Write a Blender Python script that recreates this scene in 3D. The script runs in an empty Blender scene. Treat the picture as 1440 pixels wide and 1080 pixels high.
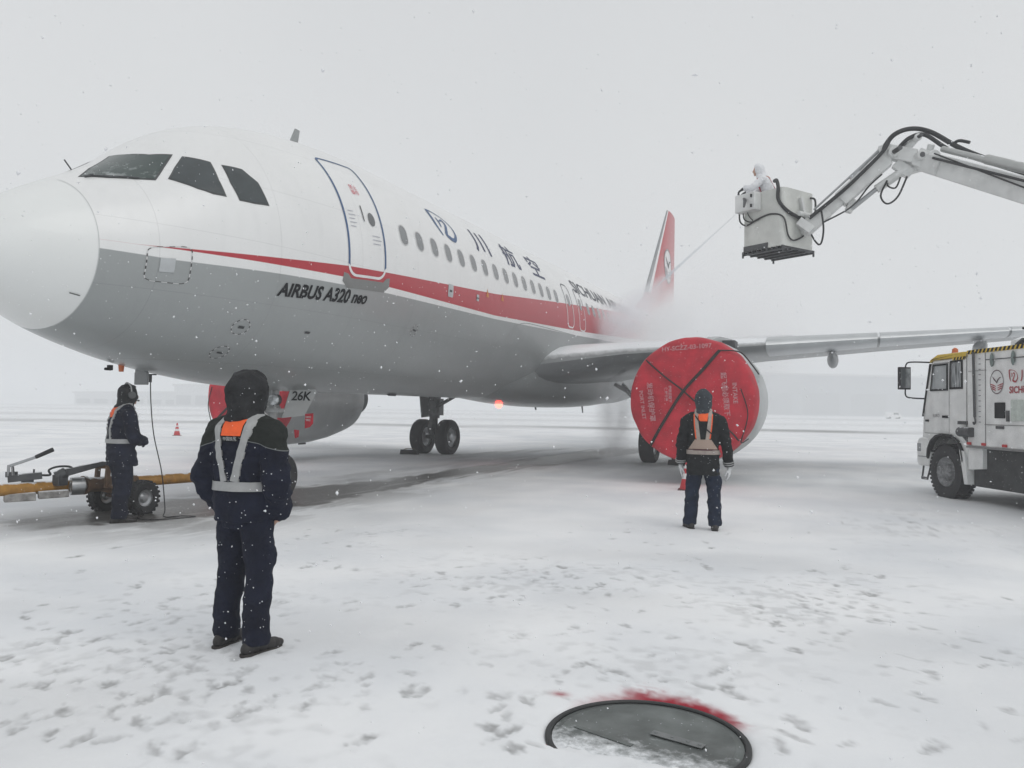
import bpy, bmesh, math, random
import numpy as np
from mathutils import Vector, Matrix, noise
from mathutils.bvhtree import BVHTree
R = math.radians
random.seed(7); np.random.seed(7)
S = bpy.context.scene
COL = S.collection

# ------------------------------------------------------------------ camera, sky, sun, exposure
cd = bpy.data.cameras.new('camera'); cam = bpy.data.objects.new('camera', cd); COL.objects.link(cam)
CP = Vector((-5.320, -8.7165, 1.534))
_f = Vector((0.91986, 0.39102, 0.03095)); _r = Vector((0.39075, -0.92038, 0.01454)); _u = Vector((-0.03417, 0.00129, 0.99942))
cam.matrix_world = Matrix(((_r.x, _u.x, -_f.x, CP.x), (_r.y, _u.y, -_f.y, CP.y), (_r.z, _u.z, -_f.z, CP.z), (0, 0, 0, 1)))
cd.sensor_width = 36; cd.lens = 27.89; cd.clip_start = 0.05; cd.clip_end = 6000
S.camera = cam
wd = bpy.data.worlds.new('World'); S.world = wd; wd.use_nodes = True
nt = wd.node_tree; nt.nodes.clear()
def N(nt, t, **k):
    n = nt.nodes.new(t)
    for a, b in k.items(): setattr(n, a, b)
    return n
wo = N(nt, 'ShaderNodeOutputWorld'); bg1 = N(nt, 'ShaderNodeBackground'); bg2 = N(nt, 'ShaderNodeBackground'); mx = N(nt, 'ShaderNodeMixShader')
sky = N(nt, 'ShaderNodeTexSky', sky_type='NISHITA', sun_disc=False, sun_elevation=R(48), sun_rotation=R(200), air_density=2.0, dust_density=5.0)
hs = N(nt, 'ShaderNodeHueSaturation'); hs.inputs['Saturation'].default_value = 0.25
nt.links.new(sky.outputs[0], hs.inputs['Color']); nt.links.new(hs.outputs[0], bg1.inputs[0]); bg1.inputs[1].default_value = 0.08
# cloud deck: smooth overcast with broad soft brightness changes
tc = N(nt, 'ShaderNodeTexCoord'); nz = N(nt, 'ShaderNodeTexNoise'); nz.inputs['Scale'].default_value = 1.3; nz.inputs['Detail'].default_value = 2
nt.links.new(tc.outputs['Generated'], nz.inputs['Vector'])
cr = N(nt, 'ShaderNodeValToRGB'); cr.color_ramp.elements[0].position = .3; cr.color_ramp.elements[0].color = (.67, .685, .70, 1)
cr.color_ramp.elements[1].position = .7; cr.color_ramp.elements[1].color = (.75, .762, .77, 1)
nt.links.new(nz.outputs[0], cr.inputs[0]); nt.links.new(cr.outputs[0], bg2.inputs[0]); bg2.inputs[1].default_value = 1.0
mx.inputs[0].default_value = 0.88
nt.links.new(bg1.outputs[0], mx.inputs[1]); nt.links.new(bg2.outputs[0], mx.inputs[2]); nt.links.new(mx.outputs[0], wo.inputs[0])
sl = bpy.data.lights.new('sun', 'SUN'); sl.energy = 0.6; sl.angle = R(40); sl.color = (1, .98, .95)
so = bpy.data.objects.new('sun', sl); COL.objects.link(so); so.location = (0, 0, 60); so.rotation_euler = (R(38), R(-14), 0)
S.view_settings.view_transform = 'Standard'; S.view_settings.look = 'None'; S.view_settings.exposure = 0.05; S.view_settings.gamma = 1
S.cycles.use_denoising = True; S.cycles.max_bounces = 8; S.cycles.volume_bounces = 6; S.cycles.volume_step_rate = 1.0; S.cycles.volume_max_steps = 192
S.cycles.use_adaptive_sampling = True; S.cycles.adaptive_threshold = 0.01

FH = Vector((.9203, .3912, 0)); RH = Vector((.3908, -.9205, 0))
def at(lat, dep, z=0.0): return Vector((CP.x, CP.y, 0)) + RH * lat + FH * dep + Vector((0, 0, z))

# ------------------------------------------------------------------ materials
MATS = {}
def mat(name, col, rough=.5, metal=0., var=.06, vs=8., bump=0., bs=60., snow=0., coat=0., emit=None, spec=.5, specks=0., sa=1.2, bd=.01):
    if name in MATS: return MATS[name]
    m = bpy.data.materials.new(name); m.use_nodes = True; t = m.node_tree; b = t.nodes['Principled BSDF']; L = t.links.new
    b.inputs['Roughness'].default_value = rough; b.inputs['Metallic'].default_value = metal
    b.inputs['Coat Weight'].default_value = coat; b.inputs['Specular IOR Level'].default_value = spec
    co = N(t, 'ShaderNodeTexCoord'); n = N(t, 'ShaderNodeTexNoise'); n.inputs['Scale'].default_value = vs; n.inputs['Detail'].default_value = 5
    L(co.outputs['Object'], n.inputs['Vector'])
    mp = N(t, 'ShaderNodeMapRange'); mp.inputs['From Min'].default_value = .3; mp.inputs['From Max'].default_value = .7
    mp.inputs['To Min'].default_value = 1 - var; mp.inputs['To Max'].default_value = 1 + var
    L(n.outputs[0], mp.inputs['Value'])
    mul = N(t, 'ShaderNodeMix', data_type='RGBA', blend_type='MULTIPLY'); mul.inputs[0].default_value = 1
    mul.inputs[6].default_value = (*col, 1); L(mp.outputs[0], mul.inputs[7])
    out = mul.outputs[2]
    if snow > 0:
        g = N(t, 'ShaderNodeNewGeometry'); sp = N(t, 'ShaderNodeSeparateXYZ'); L(g.outputs['Normal'], sp.inputs[0])
        n2 = N(t, 'ShaderNodeTexNoise'); n2.inputs['Scale'].default_value = 9; n2.inputs['Detail'].default_value = 8; L(co.outputs['Object'], n2.inputs['Vector'])
        ad = N(t, 'ShaderNodeMath', operation='ADD'); L(sp.outputs['Z'], ad.inputs[0])
        m2 = N(t, 'ShaderNodeMath', operation='MULTIPLY_ADD'); L(n2.outputs[0], m2.inputs[0]); m2.inputs[1].default_value = sa; m2.inputs[2].default_value = -sa / 2
        L(m2.outputs[0], ad.inputs[1])
        rr = N(t, 'ShaderNodeMapRange'); rr.inputs['From Min'].default_value = .95 - .5 * snow; rr.inputs['From Max'].default_value = 1.1 - .4 * snow; L(ad.outputs[0], rr.inputs['Value'])
        ms = N(t, 'ShaderNodeMix', data_type='RGBA'); L(rr.outputs[0], ms.inputs[0]); L(out, ms.inputs[6]); ms.inputs[7].default_value = (.8, .82, .84, 1); out = ms.outputs[2]
    if specks > 0:
        v = N(t, 'ShaderNodeTexVoronoi'); v.inputs['Scale'].default_value = 44; L(co.outputs['Object'], v.inputs['Vector'])
        sx = N(t, 'ShaderNodeSeparateXYZ'); L(v.outputs['Color'], sx.inputs[0])
        th = N(t, 'ShaderNodeMath', operation='MULTIPLY'); L(sx.outputs['X'], th.inputs[0]); th.inputs[1].default_value = .2 * specks
        lt = N(t, 'ShaderNodeMath', operation='LESS_THAN'); L(v.outputs['Distance'], lt.inputs[0]); L(th.outputs[0], lt.inputs[1])
        g2 = N(t, 'ShaderNodeMath', operation='GREATER_THAN'); L(sx.outputs['Y'], g2.inputs[0]); g2.inputs[1].default_value = .7
        mm = N(t, 'ShaderNodeMath', operation='MULTIPLY'); L(lt.outputs[0], mm.inputs[0]); L(g2.outputs[0], mm.inputs[1])
        mv = N(t, 'ShaderNodeMix', data_type='RGBA'); L(mm.outputs[0], mv.inputs[0]); L(out, mv.inputs[6]); mv.inputs[7].default_value = (.6, .62, .65, 1); out = mv.outputs[2]
    L(out, b.inputs['Base Color'])
    if bump > 0:
        n3 = N(t, 'ShaderNodeTexNoise'); n3.inputs['Scale'].default_value = bs; n3.inputs['Detail'].default_value = 6; L(co.outputs['Object'], n3.inputs['Vector'])
        bp = N(t, 'ShaderNodeBump'); bp.inputs['Strength'].default_value = bump; bp.inputs['Distance'].default_value = bd; L(n3.outputs[0], bp.inputs['Height']); L(bp.outputs[0], b.inputs['Normal'])
    if emit:
        b.inputs['Emission Color'].default_value = (*emit[0], 1); b.inputs['Emission Strength'].default_value = emit[1]
    MATS[name] = m; return m

white_paint = mat('white_paint', (.78, .79, .79), .32, var=.03, vs=2, coat=.3)
dull_white = mat('dull_white_paint', (.66, .67, .66), .45, var=.1, vs=5, bump=.1, bs=30, snow=.25)
truck_white = mat('truck_white_paint', (.73, .74, .73), .4, var=.16, vs=3, coat=.2, snow=.3)
grey_paint = mat('grey_paint', (.27, .285, .285), .4, var=.06, vs=2, coat=.3)
wing_grey = mat('wing_grey', (.20, .212, .216), .42, var=.14, vs=1.2, coat=.2, snow=.8, sa=.15)
slat_grey = mat('slat_metal', (.5, .52, .53), .35, .5, var=.08, vs=2)
dark_metal = mat('dark_metal', (.09, .093, .097), .5, .6, var=.2, snow=.2)
steel = mat('steel', (.4, .41, .42), .35, .85, var=.1)
black_rubber = mat('black_rubber', (.022, .022, .024), .75, var=.2, bump=.4, bs=40, specks=.6)
hose_black = mat('hose_black', (.02, .021, .023), .55, var=.1)
red_fabric = mat('red_fabric', (.50, .018, .036), .7, var=.22, vs=3.5, bump=.8, bs=7, specks=.7)
strap_black = mat('black_strap', (.03, .026, .026), .8, bump=.4, bs=90)
red_paint = mat('red_paint', (.43, .022, .035), .4, var=.05, vs=2, coat=.3)
white_mark = mat('white_marking', (.75, .74, .74), .5, var=.05)
pale_print = mat('pale_print', (.52, .26, .28), .7, var=.2, vs=60)
black_mark = mat('black_marking', (.014, .015, .017), .7, spec=.2)
blue_mark = mat('blue_marking', (.045, .10, .22), .45)
win_frame = mat('window_surround', (.5, .5, .5), .4, .3)
win_shut = mat('cabin_pane', (.17, .18, .185), .2, coat=.5)
yellow_bar = mat('yellow_bar_paint', (.40, .20, .035), .5, var=.28, vs=9, bump=.2, bs=25, snow=.12, specks=.4)
rust = mat('rusty_steel', (.13, .075, .04), .75, var=.35, vs=12, bump=.3, snow=.3)
yellow_paint = mat('yellow_paint', (.62, .43, .04), .45, var=.1, snow=.25)
glass_dark = mat('dark_glass', (.03, .036, .038), .06, var=.3, vs=3, coat=1)
navy = mat('navy_cloth', (.0095, .012, .025), .9, var=.35, vs=6, bump=1, bs=11, bd=.035, specks=1.0, spec=.25)
blue_trouser = mat('blue_trouser_cloth', (.011, .018, .038), .88, var=.3, vs=12, bump=1, bs=12, bd=.03, specks=.8, spec=.25)
charcoal = mat('charcoal_cloth', (.014, .0155, .017), .9, var=.25, vs=14, bump=1, bs=12, bd=.03, specks=.9, spec=.25)
olive = mat('dark_green_grey_cloth', (.032, .038, .036), .9, var=.2, vs=14, bump=.5, bs=24, specks=.8, snow=.1, spec=.25)
orange_cloth = mat('orange_cloth', (.85, .12, .025), .75, var=.1, vs=20, bump=.2)
reflect_tape = mat('grey_reflective_tape', (.33, .335, .335), .5, var=.08, vs=30)
brown_tape = mat('dirty_reflective_tape', (.34, .29, .26), .55, var=.15, vs=20)
skin_m = mat('skin', (.5, .3, .22), .55, var=.06, vs=20)
glove_w = mat('white_glove', (.62, .63, .64), .85, var=.08, vs=30, bump=.3)
glove_b = mat('dark_glove', (.03, .032, .035), .8, bump=.3)
suit_w = mat('white_suit', (.74, .75, .77), .8, var=.05, vs=15, bump=.5, bs=14)
shoe_b = mat('black_leather', (.02, .018, .018), .5, bump=.2, specks=.5)
lamp_glass = mat('lamp_glass', (.5, .52, .53), .15, .6, var=.4, vs=30)
orange_lens = mat('orange_lens', (.55, .12, .02), .3)
cone_red = mat('cone_red', (.55, .03, .04), .5)
wood = mat('snowy_timber', (.3, .29, .28), .9, var=.4, vs=14, bump=.5, snow=.5)
plate_dull = mat('plate_dull', (.2, .21, .21), .5, .6, var=.3)
lid_metal = mat('pit_lid_metal', (.15, .165, .16), .5, .55, var=.35, vs=5, bump=.3, bs=20, specks=.8)

# ------------------------------------------------------------------ mesh builder
class MB:
    def __init__(s): s.v = []; s.f = []; s.m = []
    def add(s, vs, fs, m=0):
        o = len(s.v); s.v += [Vector(a) for a in vs]; s.f += [tuple(i + o for i in f) for f in fs]; s.m += [m] * len(fs); return s
    def box(s, c, d, rot=None, m=0, taper=1.0):
        x, y, z = d[0] / 2, d[1] / 2, d[2] / 2; c = Vector(c)
        vs = [Vector((i * x * (taper if k > 0 else 1), j * y * (taper if k > 0 else 1), k * z)) for k in (-1, 1) for j in (-1, 1) for i in (-1, 1)]
        if rot is not None: vs = [rot @ v for v in vs]
        return s.add([c + v for v in vs], [(0, 2, 3, 1), (4, 5, 7, 6), (0, 1, 5, 4), (2, 6, 7, 3), (0, 4, 6, 2), (1, 3, 7, 5)], m)
    def beam(s, a, b, w, h, up=(0, 0, 1), m=0, w2=None, h2=None):
        a = Vector(a); b = Vector(b); d = (b - a).normalized(); sd = d.cross(Vector(up)).normalized(); u = sd.cross(d)
        w2 = w2 or w; h2 = h2 or h; vs = []
        for p, ww, hh in ((a, w, h), (b, w2, h2)):
            vs += [p - sd * ww / 2 - u * hh / 2, p + sd * ww / 2 - u * hh / 2, p + sd * ww / 2 + u * hh / 2, p - sd * ww / 2 + u * hh / 2]
        return s.add(vs, [(3, 2, 1, 0), (4, 5, 6, 7), (0, 1, 5, 4), (1, 2, 6, 5), (2, 3, 7, 6), (3, 0, 4, 7)], m)
    def tube(s, path, r, seg=10, m=0, flat=1.0):
        P = [Vector(p) for p in path]; n = len(P); rs = r if isinstance(r, (list, tuple)) else [r] * n
        up = None; base = len(s.v)
        for i in range(n):
            d = (P[min(i + 1, n - 1)] - P[max(i - 1, 0)]).normalized()
            if up is None: up = Vector((0, 0, 1)) if abs(d.z) < .9 else Vector((0, 1, 0))
            x = d.cross(up).normalized(); y = x.cross(d).normalized(); up = y
            for k in range(seg):
                a = 2 * math.pi * k / seg; s.v.append(P[i] + x * math.cos(a) * rs[i] + y * math.sin(a) * rs[i] * flat)
        for i in range(n - 1):
            for k in range(seg):
                a = base + i * seg + k; b = base + i * seg + (k + 1) % seg
                s.f.append((a, b, b + seg, a + seg)); s.m.append(m)
        s.f.append(tuple(base + k for k in reversed(range(seg)))); s.m.append(m)
        s.f.append(tuple(base + (n - 1) * seg + k for k in range(seg))); s.m.append(m)
        return s
    def caps(s, a, b, ra, rb, seg=12, m=0):      # capsule with round ends
        a = Vector(a); b = Vector(b); d = (b - a); L = d.length; d = d / max(L, 1e-6); pts = []; rs = []
        for t in (0.02, .3, .6, .85): pts.append(a - d * ra * (1 - t)); rs.append(ra * math.sqrt(max(0.0004, 1 - (1 - t) ** 2)))
        pts.append(a); rs.append(ra); pts.append(b); rs.append(rb)
        for t in (.85, .6, .3, .02): pts.append(b + d * rb * (1 - t)); rs.append(rb * math.sqrt(max(0.0004, 1 - (1 - t) ** 2)))
        return s.tube(pts, rs, seg, m)
    def ell(s, c, r, rot=None, m=0, seg=16, rings=10):
        c = Vector(c); r = r if isinstance(r, (tuple, list)) else (r, r, r); vs = [Vector((0, 0, -r[2]))]
        for i in range(1, rings):
            p = -math.pi / 2 + math.pi * i / rings
            for k in range(seg):
                a = 2 * math.pi * k / seg; vs.append(Vector((r[0] * math.cos(p) * math.cos(a), r[1] * math.cos(p) * math.sin(a), r[2] * math.sin(p))))
        vs.append(Vector((0, 0, r[2]))); n = len(vs) - 1; fs = []
        for k in range(seg):
            fs.append((0, 1 + (k + 1) % seg, 1 + k)); fs.append((n, n - seg + k, n - seg + (k + 1) % seg))
            for i in range(rings - 2):
                a = 1 + i * seg + k; b = 1 + i * seg + (k + 1) % seg; fs.append((a, b, b + seg, a + seg))
        if rot is not None: vs = [rot @ v for v in vs]
        return s.add([c + v for v in vs], fs, m)
    def loft(s, rings, seg=24, m=0, pw=2.0):     # rings: (cx,cy,cz,rx,ry) horizontal sections
        base = len(s.v)
        for (cx, cy, cz, rx, ry) in rings:
            for k in range(seg):
                a = 2 * math.pi * k / seg; c, q = math.cos(a), math.sin(a)
                s.v.append(Vector((cx + rx * math.copysign(abs(c) ** (2 / pw), c), cy + ry * math.copysign(abs(q) ** (2 / pw), q), cz)))
        for i in range(len(rings) - 1):
            for k in range(seg):
                a = base + i * seg + k; b = base + i * seg + (k + 1) % seg; s.f.append((a, b, b + seg, a + seg)); s.m.append(m)
        s.f.append(tuple(base + k for k in reversed(range(seg)))); s.m.append(m)
        n = base + (len(rings) - 1) * seg; s.f.append(tuple(n + k for k in range(seg))); s.m.append(m); return s
    def lathe(s, prof, o, ax=(1, 0, 0), seg=48, m=0, closed=False):   # prof: (t along axis, radius)
        o = Vector(o); ax = Vector(ax).normalized(); x = ax.cross(Vector((0, 0, 1)));
        if x.length < .1: x = ax.cross(Vector((0, 1, 0)))
        x.normalize(); y = ax.cross(x); base = len(s.v)
        for (t, r) in prof:
            for k in range(seg):
                a = 2 * math.pi * k / seg; s.v.append(o + ax * t + (x * math.cos(a) + y * math.sin(a)) * r)
        n = len(prof)
        for i in range(n if closed else n - 1):
            for k in range(seg):
                a = base + i * seg + k; b = base + i * seg + (k + 1) % seg; j = ((i + 1) % n - i) * seg
                s.f.append((a, a + j, b + j, b)); s.m.append(m)
        return s
    def grid(s, G, m=0, wrap=False):
        n = len(G); q = len(G[0]); base = len(s.v)
        for row in G: s.v += [Vector(p) for p in row]
        for i in range(n - 1):
            for k in range(q if wrap else q - 1):
                a = base + i * q + k; b = base + i * q + (k + 1) % q; s.f.append((a, b, b + q, a + q)); s.m.append(m)
        return s
    def prism(s, poly, d, m=0):                  # poly: list of 3D points (planar), d: extrude vector
        n = len(poly); P = [Vector(p) for p in poly]; d = Vector(d)
        return s.add(P + [p + d for p in P], [tuple(reversed(range(n))), tuple(range(n, 2 * n))] + [(i, (i + 1) % n, (i + 1) % n + n, i + n) for i in range(n)], m)

def wm(o):
    M = o.matrix_basis.copy(); return wm(o.parent) @ M if o.parent else M
def obj(name, mb, mats, parent=None, sharp=35, bevel=0, world=True, smooth=True):
    """one mesh object; world=True: points given in world space and brought into the parent's space"""
    me = mb if isinstance(mb, bpy.types.Mesh) else bpy.data.meshes.new(name)
    if not isinstance(mb, bpy.types.Mesh):
        vs = mb.v
        if parent is not None and world:
            Mi = wm(parent).inverted(); vs = [Mi @ v for v in vs]
        me.from_pydata([tuple(v) for v in vs], [], mb.f); me.update()
        me.polygons.foreach_set('material_index', mb.m)
    for m in (mats if isinstance(mats, (list, tuple)) else [mats]): me.materials.append(m)
    bm = bmesh.new(); bm.from_mesh(me)
    if not isinstance(mb, bpy.types.Mesh): bmesh.ops.recalc_face_normals(bm, faces=bm.faces)
    bm.to_mesh(me); bm.free()
    if smooth:
        me.polygons.foreach_set('use_smooth', [True] * len(me.polygons)); me.set_sharp_from_angle(angle=R(sharp))
    me.name = name
    o = bpy.data.objects.new(name, me); COL.objects.link(o)
    if parent is not None: o.parent = parent
    if bevel:
        b = o.modifiers.new('bevel', 'BEVEL'); b.width = bevel; b.segments = 2; b.limit_method = 'ANGLE'; b.angle_limit = R(40)
    return o
def tag(o, label=None, cat=None, group=None, kind=None):
    if label: o['label'] = label
    if cat: o['category'] = cat
    if group: o['group'] = group
    if kind: o['kind'] = kind
    return o
def empty(name, loc, rz=0):
    o = bpy.data.objects.new(name, None); COL.objects.link(o); o.location = loc; o.rotation_euler = (0, 0, rz); o.empty_display_size = .2; return o
def dup(o, parent=None):
    c = o.copy(); COL.objects.link(c)
    if parent is not None: c.parent = parent
    for ch in [q for q in bpy.data.objects if q.parent == o]: dup(ch, c)
    return c
def smooth_path(P, n=8):
    P = [Vector(p) for p in P]; out = []
    for i in range(len(P) - 1):
        p0 = P[max(i - 1, 0)]; p1 = P[i]; p2 = P[i + 1]; p3 = P[min(i + 2, len(P) - 1)]
        for k in range(n):
            t = k / n; out.append(.5 * ((2 * p1) + (p2 - p0) * t + (2 * p0 - 5 * p1 + 4 * p2 - p3) * t * t + (3 * p1 - p0 - 3 * p2 + p3) * t ** 3))
    out.append(P[-1]); return out
def stroke(P, w, n=6):
    """flat 2-D brush stroke -> (verts2d, faces)"""
    Q = smooth_path([(p[0], p[1], 0) for p in P], n) if n > 1 else [Vector((p[0], p[1], 0)) for p in P]
    m = len(Q); ws = w if isinstance(w, (list, tuple)) else [w, w]; V = []; F = []
    for i, q in enumerate(Q):
        d = (Q[min(i + 1, m - 1)] - Q[max(i - 1, 0)]).normalized(); t = i / (m - 1) * (len(ws) - 1); k = min(int(t), len(ws) - 2)
        ww = ws[k] + (ws[k + 1] - ws[k]) * (t - k); nrm = Vector((-d.y, d.x, 0)) * ww / 2
        V += [(q + nrm)[:2], (q - nrm)[:2]]
    for i in range(m - 1): F.append((2 * i, 2 * i + 1, 2 * i + 3, 2 * i + 2))
    return V, F
def join2(parts):
    V = []; F = []
    for v, f in parts: o = len(V); V += list(v); F += [tuple(i + o for i in g) for g in f]
    return V, F
def text2(s, size=1, off=0, shear=0, spacing=1, align='LEFT', sx=1):
    c = bpy.data.curves.new('t', 'FONT'); c.body = s; c.size = size; c.offset = off; c.shear = shear; c.space_character = spacing; c.align_x = align; c.resolution_u = 3
    o = bpy.data.objects.new('t', c); COL.objects.link(o); bpy.context.view_layer.update()
    me = bpy.data.meshes.new_from_object(o.evaluated_get(bpy.context.evaluated_depsgraph_get()))
    V = [(v.co.x * sx, v.co.y) for v in me.vertices]; F = [tuple(p.vertices) for p in me.polygons]
    bpy.data.objects.remove(o); bpy.data.curves.remove(c); bpy.data.meshes.remove(me); return V, F
def cut2(VF, step=None):
    """slice a flat shape along x/y lines so it can follow a curved surface"""
    bm = bmesh.new(); vs = [bm.verts.new((a, b, 0)) for a, b in VF[0]]
    for f in VF[1]:
        try: bm.faces.new([vs[i] for i in f])
        except ValueError: pass
    bmesh.ops.triangulate(bm, faces=bm.faces[:])
    if step:
        for ax in (0, 1):
            lo = min(v[ax] for v in VF[0]); hi = max(v[ax] for v in VF[0]); n = Vector((1, 0, 0)) if ax == 0 else Vector((0, 1, 0))
            st = step if isinstance(step, (int, float)) else step[ax]
            t = math.floor(lo / st) * st + st
            while t < hi:
                bmesh.ops.bisect_plane(bm, geom=bm.verts[:] + bm.edges[:] + bm.faces[:], plane_co=n * t, plane_no=n, dist=1e-6); t += st
    bm.verts.ensure_lookup_table(); V = [(v.co.x, v.co.y) for v in bm.verts]; bm.verts.index_update(); F = [tuple(v.index for v in f.verts) for f in bm.faces]; bm.free(); return V, F
def poly2(P): return list(P), [tuple(range(len(P)))]
def rrect(x0, y0, x1, y1, r, n=5, r2=None):
    out = []; r2 = r if r2 is None else r2
    for (cx, cy, a0, q) in ((x1 - r, y0 + r, -90, r), (x1 - r2, y1 - r2, 0, r2), (x0 + r2, y1 - r2, 90, r2), (x0 + r, y0 + r, 180, r)):
        for k in range(n + 1): a = R(a0 + 90 * k / n); out.append((cx + q * math.cos(a), cy + q * math.sin(a)))
    return out
def ringpoly(A, B):
    n = len(A); return list(A) + list(B), [(i, (i + 1) % n, (i + 1) % n + n, i + n) for i in range(n)]
def ellipse2(cx, cy, rx, ry, n=28, a0=0, a1=360):
    return [(cx + rx * math.cos(R(a0 + (a1 - a0) * k / n)), cy + ry * math.sin(R(a0 + (a1 - a0) * k / n))) for k in range(n)]
def plane_map(VF, o, ax, ay, off=0.0, m=0, mb=None):
    mb = mb or MB(); o = Vector(o); ax = Vector(ax); ay = Vector(ay); nn = ax.cross(ay).normalized() * off
    return mb.add([o + ax * a + ay * b + nn for a, b in VF[0]], VF[1], m)
def emblem_bird():
    """round badge: ring, gull with spread wings, rows of waves (unit circle)"""
    ring = ringpoly(ellipse2(0, 0, 1, 1, 40), ellipse2(0, 0, .93, .93, 40))
    bird = join2([stroke([(-.62, .45), (-.35, .2), (-.05, -.02), (.0, -.1)], [.03, .13, .1, .1]), stroke([(0, -.1), (.12, .12), (.38, .32), (.66, .38)], [.1, .13, .08, .02])])
    waves = []
    for j, y in enumerate((-.3, -.48, -.66)):
        w = math.sqrt(1 - y * y) * .94
        waves.append(stroke([(-w, y + .12), (-w * .5, y + .02), (-.1, y - .1)], [.09, .09, .03])); waves.append(stroke([(.1, y - .02), (w * .5, y + .05), (w, y + .14)], [.03, .09, .09]))
    return ring, bird, join2(waves)
def emblem_leaf():
    """leaf-shaped brush mark with a hooked inner stroke (unit square)"""
    return join2([stroke([(0, 1), (.03, .7), (.08, .35), (.22, .02)], [.12, .13, .11, .05]), stroke([(0, .99), (.3, 1.0), (.7, .88), (.97, .6), (1.0, .28), (.86, .04)], [.10, .05, .04, .05, .09, .13]),
                  stroke([(.28, .76), (.34, .6), (.33, .38)], [.05, .09, .05]), stroke([(.42, .66), (.58, .74), (.66, .58), (.55, .34), (.46, .12), (.6, .03), (.78, .0), (.9, .1)], [.05, .09, .1, .11, .14, .16, .16, .1])])

# ------------------------------------------------------------------ ground: one sheet, snow with dents, worn strips and the painted pit surround
PIT = np.array((-1.62, -7.85)); PITR = .44
def axis_lines(a, b, st, lo, hi, g=1.045, g2=1.14):
    c = list(np.arange(a, b, st)); s = st; x = a
    left = []
    while x > lo: s *= g if s < .3 else g2; x -= s; left.append(x)
    s = st; x = c[-1]; right = []
    while x < hi: s *= g if s < .3 else g2; x += s; right.append(x)
    return np.array(left[::-1] + c + right)
gx = axis_lines(-4.2, 3.2, .024, -1300, 1300); gy = axis_lines(-10.6, -2.0, .024, -1300, 1300)
X, Y = np.meshgrid(gx, gy, indexing='ij')
def vnoise(X, Y, sc, seed):
    """smooth value noise"""
    rs = np.random.RandomState(seed); T = rs.rand(256, 256); x = X / sc; y = Y / sc
    xi = np.floor(x).astype(int); yi = np.floor(y).astype(int); fx = x - xi; fy = y - yi; fx = fx * fx * (3 - 2 * fx); fy = fy * fy * (3 - 2 * fy)
    a = T[xi % 256, yi % 256]; b = T[(xi + 1) % 256, yi % 256]; c = T[xi % 256, (yi + 1) % 256]; d = T[(xi + 1) % 256, (yi + 1) % 256]
    return (a * (1 - fx) + b * fx) * (1 - fy) + (c * (1 - fx) + d * fx) * fy
U_ = X * .9203 + Y * .3912; V_ = X * .3908 - Y * .9205
wind = vnoise(U_ * 1.0, V_ * .35, .6, 3)
H = .016 + .010 * (vnoise(X, Y, 1.7, 1) - .5) + .006 * (vnoise(X, Y, .45, 2) - .5) + .004 * (wind - .5) + .0022 * (vnoise(X, Y, .09, 4) - .5)
wear = np.zeros_like(X); paint = np.zeros_like(X); DIST = np.hypot(X - CP.x, Y - CP.y)
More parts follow.
